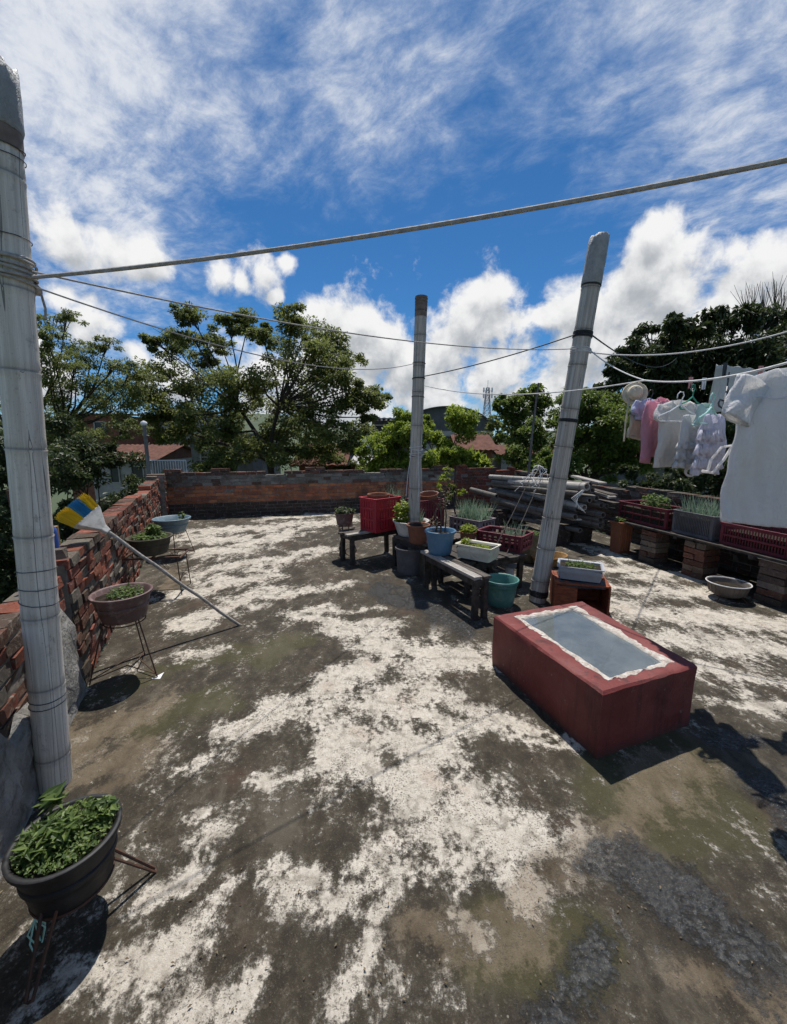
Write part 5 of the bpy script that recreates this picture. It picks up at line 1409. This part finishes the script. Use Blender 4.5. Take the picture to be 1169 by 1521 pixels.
T1 = [(283,468,20),(257,508,26),(226,507,13),(286,500,26),(300,530,22),(340,484,19),(369,479,22),(326,506,22),(388,495,22),(434,470,24),(455,484,30),(480,502,27),
 (423,512,34),(459,523,36),(495,523,26),(521,534,17),(505,547,20),(243,549,26),(290,560,30),(344,566,32),(387,560,32),(430,552,34),(470,555,28),(222,574,26),(265,585,34),
 (315,595,34),(293,617,34),(351,605,28),(254,650,26),(229,612,28),(473,603,36),(509,592,32),(545,592,22),(566,596,15),(459,628,36),(502,631,34),(534,640,22),(487,660,26),
 (416,643,30),(401,674,30),(372,662,24),(440,674,28),(330,640,22),(545,620,16),(440,590,32),(380,590,30),(340,615,28),(275,640,26),(310,660,24),(460,670,26),(520,660,22),(390,650,28),(350,650,24),(430,610,30),(235,595,26),(260,615,26),(500,560,26),(530,575,22)]
b1 = at(408, 700, 15.5)
tree('shade_tree', 'broad airy dark green tree towering behind the far parapet', (b1.x, b1.y, GZ), .9, cl(T1, 15.5, 1.8, 1, 1.1), .15, 135, .115, 'lf_tree', 21, .6, 12, .5)
T2 = [(73,478,20),(98,472,16),(68,503,18),(79,528,22),(108,520,20),(158,512,15),(135,534,22),(175,543,20),(200,556,24),(113,563,24),(147,565,24),(73,563,20),(183,578,26),(96,588,24),
 (140,592,24),(85,612,24),(0,480,20),(-20,520,30),(-15,570,30),(10,600,26),(-60,540,40),(-90,580,40),(170,610,24),(120,625,24),(110,545,20),(150,585,24),(60,600,24),(190,600,24),(100,640,26),(150,645,24),(60,650,26),(190,640,22),(128,668,24),(80,690,26),(40,560,24)]
b2 = at(60, 700, 13.5)
tree('shade_tree', 'feathery light green tree behind the tall left bamboo pole', (b2.x - .6, b2.y, GZ), .2, cl(T2, 13.5, 1.5, 2, 1.2), .13, 88, .092, 'lf_left', 22, .5, 11, .42)
def fill(cx, cy, rx, ry, n, r, seed):
    rr = random.Random(seed); o = []
    for _ in range(n):
        a = rr.uniform(0, 6.283); q = math.sqrt(rr.random()); o.append((cx + rx * q * math.cos(a), cy + ry * q * math.sin(a), r * rr.uniform(.75, 1.25)))
    return o
T3 = fill(1075, 580, 150, 85, 62, 30, 3) + [(915,548,18),(935,522,20),(962,500,18),(1000,484,18),(1045,480,20),(1095,474,20),(1140,478,20),(1175,490,24),(1215,520,34),(1250,560,40),(1230,620,40),(905,580,20)]
b3 = at(1070, 720, 15)
tree('mango_tree', 'dense rounded dark mango tree behind the laundry', (b3.x, b3.y, GZ), 1.5, cl(T3, 15, 1.6, 4, 1.15), .24, 120, .18, 'lf_mango', 23, .8, 9, .42, droop=.35, spread=.95)
b3 = at(1150, 470, 19)
mb = MB(); rr = random.Random(33)
t = thing('bare_tree', 'bare leafless twigs of a tree showing above the mango tree', 'tree', (b3.x, b3.y, GZ))
top = b3.z - GZ
mb.tube([V(0, 0, -.2), V(.1, 0, top * .6), V(0, 0, top * .85)], [.16, .11, .07], 8)
for i in range(46):
    s = V(0, 0, top * rr.uniform(.72, .86)); e = V(rr.uniform(-1.5, 1.3), rr.uniform(-.6, .6), top * rr.uniform(.9, 1.12)); m_ = s.lerp(e, .5) + V(rr.uniform(-.15, .15), 0, -.1)
    mb.tube([s, m_, e], [.035, .022, .008], 5)
    for k in range(3):
        e2 = e + V(rr.uniform(-.4, .4), rr.uniform(-.3, .3), rr.uniform(.05, .4)); mb.tube([m_.lerp(e, .5), e2], [.014, .005], 4)
mb.obj('trunk', M['twig'], t)
T4 = [(742,604,15),(765,592,17),(790,583,15),(800,600,20),(770,615,20),(830,610,24),(850,598,20),(880,596,24),(910,605,22),(940,618,22),(860,630,30),(900,640,30),(830,645,28),(940,650,26),(870,670,30),(910,680,28),(830,680,26),(955,680,22),(800,640,24),(790,670,26),(760,650,20),(770,685,22),(975,640,24),(990,670,24),(870,615,24),(900,625,24),(930,640,26),(880,645,26),(905,660,26),(945,668,24),(850,660,26),(885,690,26),(930,695,24),(920,615,20),(865,600,18)]
b4 = at(870, 720, 12.2)
tree('leafy_tree', 'light green spreading tree between the leaning pole and the laundry', (b4.x, b4.y, GZ), .4, cl(T4, 12.2, 1.0, 5, 1.25), .09, 95, .12, 'lf_bush', 24, .65, 11, .5)
def shrub(label, px, py_b, py_t, Y, wpx, n, ls, mat, seed, base=GZ, name='shrub', aspect=.45, flat=.8, sub=5, cat='shrub'):
    c = at(px, (py_b + py_t) / 2, Y); h = (py_b - py_t) / F * Y; w = wpx / F * Y; rr = random.Random(seed)
    cls = []
    for i in range(14): cls.append(((c.x + rr.uniform(-.5, .5) * w, c.y + rr.uniform(-.4, .4) * w * .8, c.z + rr.uniform(-.5, .42) * h), .24 * (w * h) ** .5 * rr.uniform(.7, 1.2)))
    return tree(name, label, (c.x, c.y, base), c.z - h * .55, cls, .05, n, ls, mat, seed, flat, sub, aspect, cat)
shrub('bright green citrus shrub left of the middle pole beyond the wall', 584, 712, 600, 10.9, 66, 170, .11, 'lf_bright', 41, sub=8)
shrub('bright green shrub right of the middle pole beyond the wall', 655, 705, 606, 11.2, 84, 170, .105, 'lf_bright', 42, sub=8)
shrub('banana like clump of pale green leaves over the red wall end', 706, 700, 676, 12.2, 36, 16, .45, 'lf_bright', 43, aspect=.22)
shrub('dark dense shrub filling the gap left of the far parapet', 150, 790, 640, 10.5, 150, 190, .12, 'lf_dark', 44, sub=7)
shrub('dark bush directly behind the left brick parapet', 80, 860, 660, 6.6, 90, 160, .085, 'lf_dark', 45, sub=7)
shrub('shadowy bush outside the frame edge behind the left wall', -10, 900, 640, 4.6, 100, 150, .07, 'lf_dark', 46, sub=7)
shrub('mid green bush under the broad dark tree', 330, 735, 660, 13, 120, 110, .12, 'lf_tree', 47)
shrub('leafy bush beside the grey house beyond the far wall', 505, 720, 672, 17.5, 60, 70, .14, 'lf_tree', 48)
shrub('low bush behind the crate shelf under the laundry', 1030, 760, 690, 8.6, 170, 150, .10, 'lf_dark', 49, sub=7)
shrub('leafy bush behind the bamboo pile', 800, 712, 672, 11.0, 90, 110, .10, 'lf_bush', 50, sub=6)
shrub('dark bush behind the big white shirt', 1190, 800, 660, 7.6, 150, 150, .10, 'lf_dark', 55, sub=7)
# small potted tree between the crates with orange tinged leaves
c = at(672, 730, 5.9)
tree('sapling', 'slim sapling with orange tinged leaves rising among the crates', (c.x, c.y, .0), .9, cl([(662,712,9),(672,722,11),(684,730,8),(668,738,8),(655,725,7),(664,700,7)], 5.9, .1, 6), .014, 16, .06, 'lf_lime', 61, .6, 4, cat='sapling')

# far trees
for i, (px, pb_, ptop, Y, w, lb, mt) in enumerate(((612, 645, 618, 45, 40, 'low far tree left of the arched hangar', 'lf_tree'), (748, 660, 622, 38, 60, 'dark far tree right of the lattice tower', 'lf_tree'), (700, 664, 640, 34, 40, 'small far tree below the arched hangar', 'lf_bush'),
        (20, 690, 600, 26, 90, 'far dark tree at the left edge of the photo', 'lf_tree'), (640, 660, 645, 50, 60, 'far low green clump right of the middle pole', 'lf_bush'), (430, 665, 640, 40, 120, 'far tree glimpsed through the broad dark tree', 'lf_tree'), (240, 680, 640, 40, 120, 'far tree glimpsed behind the tiled roof house', 'lf_tree'))):
    shrub(lb, px, pb_, ptop, Y, w, 40, .009 * Y, mt, 70 + i, name='far_tree', cat='tree')

# houses
M['tile'] = simple('clay_tiles', (.17, .075, .05), (.105, .05, .038), 3, .9, .5, .02, .15, (.08, .06, .05), .6)
M['conc'] = simple('grey_concrete', (.23, .225, .215), (.15, .145, .14), 1.2, .92, .4, .01, .15, (.07, .07, .06), .7)
M['wallw'] = simple('old_whitewash', (.42, .40, .37), (.30, .28, .26), 1.5, .9, .3, .01, .15, (.15, .13, .12), .5)
M['bricku'] = simple('raw_brick_wall', (.28, .11, .065), (.19, .08, .05), 3, .93, .5, .01, .15, (.09, .07, .06), .5)
M['tin'] = simple('corrugated_tin', (.48, .48, .48), (.33, .32, .31), 2, .5, .2, .004, .5, (.20, .14, .10), .6, metal=.35)
M['tin_dark'] = simple('dark_tin', (.11, .11, .115), (.07, .068, .066), .8, .65, .2, .004, .4, (.13, .10, .08), .4)
M['pane'] = simple('window_glass', (.03, .035, .04), (.05, .055, .06), 3, .15, 0, .001, .5)
def house(label, px0, px1, py_eave, Y, depth, wallm, roofm, roof='gable', wins=(), rise=.9, over=.3, rz=0.0, extra=None):
    a = at(px0, py_eave, Y); c = at(px1, py_eave, Y); w = c.x - a.x; h = a.z - GZ
    t = thing('house', label, 'house', ((a.x + c.x) / 2, Y, GZ), rz)
    mb = MB(); mb.box((0, depth / 2, h / 2), (w, depth, h)); mb.obj('wall', M[wallm], t, smooth=False)
    mr = MB()
    if roof == 'gable':      # ridge along x, ribs of tiles
        n = max(6, int(w / .25))
        for s in (0, 1):
            y0 = -over if s == 0 else depth + over; rows = []
            e = []; r_ = []
            for i in range(n * 2 + 1):
                x = -w / 2 - over + (w + 2 * over) * i / (n * 2); zz = .05 if i % 2 else 0
                e.append(V(x, y0, h - .08 + zz)); r_.append(V(x, depth / 2, h + rise + zz))
            mr.rings([e, r_] if s else [r_, e], False, False, closed=False)
        mr.add([V(-w / 2, 0, h), V(-w / 2, depth, h), V(-w / 2, depth / 2, h + rise - .05)], [(0, 1, 2)]); mr.add([V(w / 2, 0, h), V(w / 2, depth, h), V(w / 2, depth / 2, h + rise - .05)], [(2, 1, 0)])
    elif roof == 'flat':
        mr.box((0, depth / 2, h + .07), (w + 2 * over, depth + 2 * over, .14))
    elif roof == 'shed':
        n = max(6, int(w / .2)); e = []; r_ = []
        for i in range(n * 2 + 1):
            x = -w / 2 - over + (w + 2 * over) * i / (n * 2); zz = .04 if i % 2 else 0
            e.append(V(x, -over, h + .02 + zz)); r_.append(V(x, depth + over, h + rise + zz))
        mr.rings([r_, e], False, False, closed=False)
    o = mr.obj('roof', M[roofm], t, smooth=False)
    if roof != 'flat': md = o.modifiers.new('thick', 'SOLIDIFY'); md.thickness = .06
    for (fx0, fx1, fz0, fz1, louv) in wins:
        x0, x1 = -w / 2 + w * fx0, -w / 2 + w * fx1; z0, z1 = h - fz1, h - fz0
        f = MB()
        for xx in (x0, x1): f.box((xx, -.03, (z0 + z1) / 2), (.07, .10, z1 - z0 + .07))
        for zz in (z0, z1): f.box(((x0 + x1) / 2, -.03, zz), (x1 - x0 - .07, .10, .07))
        if louv:
            for k in range(louv): f.box(((x0 + x1) / 2, -.03, z0 + (z1 - z0) * (k + .5) / louv), (x1 - x0 - .07, .06, .05))
        fo = f.obj('window', M['wallw'], t, smooth=False)
        p = MB(); p.box(((x0 + x1) / 2, -.012, (z0 + z1) / 2), (x1 - x0 - .07, .02, z1 - z0 - .07)); p.obj('pane', M['pane'], fo, smooth=False)
    return t
house('grey concrete house with louvred window behind the far wall', 282, 372, 648, 20, 5, 'conc', 'conc', 'flat', ((.16, .7, .7, 1.5, 4),), over=.12)
house('low house with clay tile roof at the left corner', 135, 226, 684, 22, 6, 'wallw', 'tile', 'gable', ((.3, .45, .3, 1.2, 0), (.65, .85, .3, 1.2, 0)), .75)
house('tiled house below the broad tree on the right', 444, 505, 690, 17, 5, 'bricku', 'tile', 'gable', ((.2, .5, .3, 1.1, 0),), .75)
house('brick house roofed with pale metal sheets', 508, 562, 692, 18, 5, 'bricku', 'tin', 'shed', ((.3, .6, .3, 1.1, 0),), .75)
house('red brick house right of the middle pole in the distance', 684, 732, 668, 26, 5, 'bricku', 'tile', 'gable', ((.2, .4, .3, 1.2, 0), (.6, .8, .3, 1.2, 0)), .9)
house('dark tin roofed shed seen between tree and middle pole', 552, 615, 624, 21, 5, 'tin_dark', 'tin', 'shed', ((.08, .4, .25, 1.0, 0), (.5, .92, .25, 1.0, 0)), .25, .35)
house('whitewashed house half hidden by the broad dark tree', 236, 300, 612, 34, 6, 'wallw', 'tin', 'shed', ((.2, .4, .4, 1.4, 0), (.6, .8, .4, 1.4, 0)), .3)
house('brick walled house glimpsed behind the feathery tree', 92, 170, 616, 30, 6, 'bricku', 'tin', 'shed', ((.2, .4, .5, 1.6, 0), (.6, .8, .5, 1.6, 0)), .3)
house('dark low house to the right behind the mango tree', 960, 1140, 690, 22, 6, 'conc', 'tile', 'gable', ((.2, .35, .3, 1.2, 0),), .9)
house('low grey house under the light green tree', 745, 830, 676, 28, 5, 'wallw', 'tile', 'gable', ((.2, .4, .3, 1.2, 0),), .6)
# arched hangar
a = at(596, 640, 62); c = at(732, 640, 62); w = c.x - a.x; hz = at(660, 603, 62).z - a.z
t = thing('hangar', 'long low hangar with an arched dark metal roof on the horizon', 'hangar', ((a.x + c.x) / 2, 62, GZ))
mb = MB(); zz = a.z - GZ; mb.box((0, 9, zz / 2), (w, 18, zz)); mb.obj('wall', M['wallw'], t, smooth=False)
mb = MB(); arc = [(w / 2 * math.cos(q), zz + hz * math.sin(q)) for q in np.linspace(math.pi, 0, 33)]
mb.rings([[V(x, -.4, z) for x, z in arc], [V(x, 18.4, z) for x, z in arc]], False, False, closed=False)
o = mb.obj('arched_roof', M['tin_dark'], t); o.modifiers.new('thick', 'SOLIDIFY').thickness = .15
mb = MB(); arc2 = [(x * .985, zz + (z - zz) * .97) for x, z in arc]; mb.rings([[V(x, .2, z) for x, z in arc2], [V(x, .2, zz - .01) for x, z in arc2]], False, False, closed=False)
mb.obj('gable_wall', M['tin_dark'], t, smooth=False)
for k in range(5):
    f = MB(); x0 = -w * .36 + w * .18 * k; f.box((x0, -.06, zz - 1.3), (1.5, .12, 1.2)); fo = f.obj('window', M['wallw'], t, smooth=False)
    f = MB(); f.box((x0, -.10, zz - 1.3), (1.3, .1, 1.0)); f.obj('pane', M['pane'], fo, smooth=False)
# lattice tower
tb = at(722, 640, 90); tt = at(722, 576, 90)
t = thing('radio_tower', 'slender steel lattice tower on the horizon', 'tower', (tb.x, 90, GZ)); H = tt.z - GZ
mb = MB(); lv = 16
def tw(z): return 1.25 * (1 - z / H) + .28
for sx in (-1, 1):
    for sy in (-1, 1): mb.tube([V(sx * tw(0), sy * tw(0), 0), V(sx * tw(H), sy * tw(H), H)], .07, 5)
for i in range(lv):
    z0, z1 = H * i / lv, H * (i + 1) / lv; a0, a1 = tw(z0), tw(z1)
    for k in range(4):
        c0 = ((-1, -1), (1, -1), (1, 1), (-1, 1)); p = c0[k]; q = c0[(k + 1) % 4]
        mb.tube([V(p[0] * a0, p[1] * a0, z0), V(q[0] * a1, q[1] * a1, z1)], .045, 4); mb.tube([V(q[0] * a0, q[1] * a0, z0), V(p[0] * a1, p[1] * a1, z1)], .045, 4)
        mb.tube([V(p[0] * a1, p[1] * a1, z1), V(q[0] * a1, q[1] * a1, z1)], .045, 4)
mb.obj('lattice', M['steel'], t, smooth=False)
mb = MB()
for k, (x, z) in enumerate(((-1.1, .97), (1.1, .97), (-1.1, .90), (1.1, .90))): mb.box((x * .8, -.3, H * z), (.28, .2, 1.0))
mb.beam(V(-1.1, -.2, H * .96), V(1.1, -.2, H * .96), .1, .1); mb.beam(V(-1.1, -.2, H * .9), V(1.1, -.2, H * .9), .1, .1); mb.tube([V(0, 0, H), V(0, 0, H + 1.6)], .05, 5)
mb.obj('antenna', M['p_white'], t, smooth=False)
# lamp post at the corner
lp = at(214, 632, 9.6)
t = thing('lamp_post', 'thin grey lamp post with white globe beyond the left corner', 'lamp post', (lp.x, lp.y, GZ)); H = lp.z - GZ
mb = MB(); mb.tube([V(0, 0, 0), V(0, 0, H)], [.055, .04], 10); mb.obj('post', M['conc'], t)
mb = MB(); mb.lathe([(.0, -.06), (.06, -.03), (.075, .01), (.055, .05), (.0, .07)], (0, 0, H + .04), 20, cap0=False); mb.obj('globe', M['p_white'], t)
mb = MB(); mb.tube([V(-.05, 0, H - .2), V(.10, 0, H - .24)], .012, 6); mb.tube([V(0, 0, H - .5), V(.08, 0, H - .4)], .01, 6); mb.obj('bracket', M['steel'], t)
# balcony rail beyond the corner
ra = at(222, 684, 12.5); rb_ = at(276, 684, 12.5)
t = thing('railing', 'white metal balcony railing beyond the left corner', 'railing', ra)
mb = MB(); w = rb_.x - ra.x
for zz in (0, -.42): mb.tube([V(0, 0, zz), V(w, 0, zz)], .02, 6)
for i in range(15): mb.tube([V(w * i / 14, 0, 0), V(w * i / 14, 0, -.42)], .011, 5)
for i in (0, 14): mb.tube([V(w * i / 14, .0, -.3), V(w * i / 14, .0, GZ - ra.z)], .03, 6)
mb.obj('bars', M['p_white'], t)
# odds and ends on the left wall
p = LW(6.95, -.12, .80); q = at(20, 760, p.y)
mb = MB(); mb.tube([V(0, 0, 0), q - p + V(0, 0, .12)], .016, 8); mb.tube([V(.05, .02, .0), V(.06, .02, .45)], .012, 8)
tag(mb.obj('rusty_rod', M['p_pink'] if False else simple('rust_red', (.16, .06, .045), (.09, .04, .03), 15, .85, .3), loc=p), 'rusty red rods standing on the low wall left of the tall pole', 'rod')
t = thing('water_tank', 'weathered red clay water jar roof behind the low left wall', 'jar', LW(7.25, -.55, .45))
mb = MB(); mb.lathe([(.18, 0), (.24, .12), (.25, .3), (.2, .42), (.13, .47), (.14, .5), (.12, .5)], n=28); mb.obj('jar', M['terracotta'], t)
t['label'] = 'weathered red clay jar standing behind the low left wall'; t.name = 'clay_jar'
mb = MB(); mb.lathe([(.035, 0), (.036, .12), (.03, .14), (.014, .16), (.014, .18), (0, .18)], n=18)
tag(mb.obj('bottle', simple('blue_bottle', (.04, .09, .30), (.05, .1, .32), 5, .4, 0), loc=LW(6.62, -.09, .955)), 'small blue bottle on the wall end beneath the broom head', 'bottle')
mb = MB(); mb.lathe([(.03, 0), (.031, .13), (.0, .13)], n=16)
tag(mb.obj('tin', M['ochre'], loc=LW(6.5, -.11, .955)), 'small ochre tin on the wall end beneath the broom head', 'tin')

# ================================================================= SKY, SUN, CAMERA
SUN_EL, SUN_AZ = R(68), R(2.0)
CUM = [(470,468,36),(520,480,60),(560,520,75),(610,545,80),(480,560,80),(540,590,85),(650,590,85),(722,448,44),(690,478,50),(740,482,40),(660,520,60),(735,545,60),(800,600,60),
 (978,345,30),(972,398,52),(1010,425,70),(930,455,62),(865,452,46),(1085,445,64),(1150,400,58),(1180,450,70),(880,515,48),(955,500,60),(825,462,28),(860,570,50),(1060,500,80),
 (160,362,42),(95,345,45),(215,372,38),(330,408,24),(392,404,33),(424,392,20),(410,438,14),(360,418,18),(135,475,36),(118,495,30),(205,528,22),(90,440,24),(40,560,60),(380,560,60),(250,560,40)]
CIRP = [(150,120,260,.48),(60,230,200,.35),(420,40,260,.32),(570,50,200,.16),(660,150,130,.08),(520,140,120,.08),(760,60,280,.30),(1050,120,240,.36),(1130,300,120,.30),(930,180,110,.22),(330,290,70,.16),(560,300,90,.10),(520,200,60,.12)]
CIRN = [(640,330,230,.55),(250,250,90,.25),(860,300,130,.35),(480,380,150,.35),(380,330,60,.12)]
def sky():
    w = bpy.data.worlds.new('World'); scene.world = w; w.use_nodes = True; nt = w.node_tree
    for x in list(nt.nodes): nt.nodes.remove(x)
    b = NB(nt); out = b.n('ShaderNodeOutputWorld'); bg = b.n('ShaderNodeBackground'); nt.links.new(bg.outputs[0], out.inputs[0])
    st = b.n('ShaderNodeTexSky'); st.sky_type = 'NISHITA'; st.sun_disc = False; st.sun_elevation = SUN_EL; st.sun_rotation = SUN_AZ
    st.air_density = 1.0; st.dust_density = .5; st.ozone_density = 2.5; st.altitude = 1500
    tc = b.n('ShaderNodeTexCoord'); D = b.vm('NORMALIZE', tc.outputs['Generated'])
    sx = b.n('ShaderNodeSeparateXYZ'); b.put(sx.inputs[0], D); z = sx.outputs[2]
    # cumulus
    def dens(Dv):
        acc = None
        for px, py, r in CUM:
            d = ray(px, py); L = d.length; c = d / L; rr_ = r / F / L * 1.02
            e = b.math('DIVIDE', b.vm('DISTANCE', Dv, tuple(c)), rr_)
            v = b.math('SUBTRACT', 1.0, e)
            acc = v if acc is None else b.math('SMOOTH_MAX', acc, v, .25)
        acc = b.math('MAXIMUM', acc, -1.2)
        n = b.noise(Dv, 7.0, 3, .5, .2); n2 = b.noise(Dv, 15, 9, .60, .2)
        return b.math('ADD', b.math('ADD', b.math('MULTIPLY', acc, .85), b.math('MULTIPLY', b.math('SUBTRACT', n, .5), 1.5)), b.math('MULTIPLY', b.math('SUBTRACT', n2, .5), 2.1))
    d0 = dens(D); d1 = dens(b.vm('ADD', D, (0.0, -.012, .040)))
    al = b.sstep(d0, -.12, .46)
    lit = b.math('ADD', b.math('SUBTRACT', d0, d1), b.math('MULTIPLY', d0, -.42))
    sh = b.sstep(lit, -.85, .42)
    ccol = b.mix(sh, (2.7, 2.9, 3.15), (5.9, 5.9, 5.9))
    # cirrus on a high sheet
    inv = b.math('DIVIDE', 1.0, b.math('ADD', b.math('MAXIMUM', z, 0.0), .12))
    Pq = b.vm('MULTIPLY', D, (1, 1, 0)); Pq = b.vm('SCALE', Pq, scale=inv)
    wv = b.n('ShaderNodeTexNoise'); b.put(wv.inputs['Vector'], Pq); wv.inputs['Scale'].default_value = 1.2; wv.inputs['Detail'].default_value = 3
    Pw = b.vm('ADD', Pq, b.vm('SCALE', b.vm('SUBTRACT', wv.outputs['Color'], (.5, .5, .5)), scale=.30))
    Pd = b.mapping(Pw, (1, 1, 1), (0, 0, R(40)))
    s1 = b.noise(b.mapping(Pd, (.85, 1.7, 1)), 1.5, 10, .64, .25)
    s2 = b.noise(b.mapping(Pd, (1.0, 1.25, 1)), 7.5, 10, .68, .2)
    s3 = b.noise(Pw, 1.1, 3, .5)
    cov = None
    for lst, sg in ((CIRP, 1), (CIRN, -1)):
        for px, py, r, a in lst:
            d = ray(px, py); L = d.length; c = d / L; rr_ = r / F / L * 1.15
            e = b.math('DIVIDE', b.vm('DISTANCE', D, tuple(c)), rr_)
            v = b.math('MULTIPLY', b.math('EXPONENT', b.math('MULTIPLY', b.math('MULTIPLY', e, e), -1.0)), a * sg)
            cov = v if cov is None else b.math('ADD', cov, v)
    cov = b.math('ADD', cov, b.math('MULTIPLY', b.sstep(sx.outputs[1], .15, -.35), .3))      # cloud veil added behind the viewer, unseen, to whiten the ambient light
    t_ = b.math('ADD', cov, b.math('MULTIPLY', b.math('SUBTRACT', s1, .5), 1.5)); t_ = b.math('ADD', t_, b.math('MULTIPLY', b.math('SUBTRACT', s2, .5), 1.5)); t_ = b.math('ADD', t_, b.math('MULTIPLY', b.math('SUBTRACT', s3, .5), .5))
    ci = b.math('MULTIPLY', b.sstep(t_, -.22, .95), .90)
    cicol = b.mix(b.sstep(t_, .05, 1.0), (2.3, 3.0, 4.3), (5.3, 5.45, 5.7))
    base = b.mix(1.0, st.outputs[0], (.20, .45, .63), 'MULTIPLY')
    col = b.mix(ci, base, cicol)
    col = b.mix(al, col, ccol)
    hz = b.math('MULTIPLY', b.sstep(z, .10, -.02), .5)
    col = b.mix(hz, col, (4.6, 5.1, 5.7))
    b.put(bg.inputs[0], col); bg.inputs[1].default_value = .12
    try: w.cycles.sampling_method = 'MANUAL'; w.cycles.sample_map_resolution = 512
    except Exception: pass
sky()
sd_ = bpy.data.lights.new('sun', 'SUN'); sd_.energy = 4.0; sd_.angle = R(.53); sd_.color = (1.0, .96, .90)
so = bpy.data.objects.new('sun', sd_); COL.objects.link(so)
S = V(math.sin(SUN_AZ) * math.cos(SUN_EL), math.cos(SUN_AZ) * math.cos(SUN_EL), math.sin(SUN_EL)); so.rotation_euler = S.to_track_quat('Z', 'Y').to_euler(); so.location = (0, 0, 30)
cam = bpy.data.cameras.new('camera'); co = bpy.data.objects.new('camera', cam); COL.objects.link(co)
cam.sensor_fit = 'VERTICAL'; cam.sensor_height = 24; cam.lens = F / 1521 * 24; cam.clip_start = .02; cam.clip_end = 12000
co.location = (0, 0, HC); co.rotation_euler = (math.pi / 2 - PITCH, 0, 0)
scene.camera = co
vs = scene.view_settings; vs.view_transform = 'Standard'; vs.look = 'None'; vs.exposure = .36; vs.gamma = 1.0
try: vs.use_curve_mapping = False
except Exception: pass
scene.cycles.use_adaptive_sampling = True; scene.cycles.adaptive_threshold = .025; scene.cycles.max_bounces = 6; scene.cycles.diffuse_bounces = 3; scene.cycles.glossy_bounces = 3; scene.cycles.transmission_bounces = 4; scene.cycles.transparent_max_bounces = 8
scene.cycles.use_denoising = True; scene.cycles.sample_clamp_indirect = 6
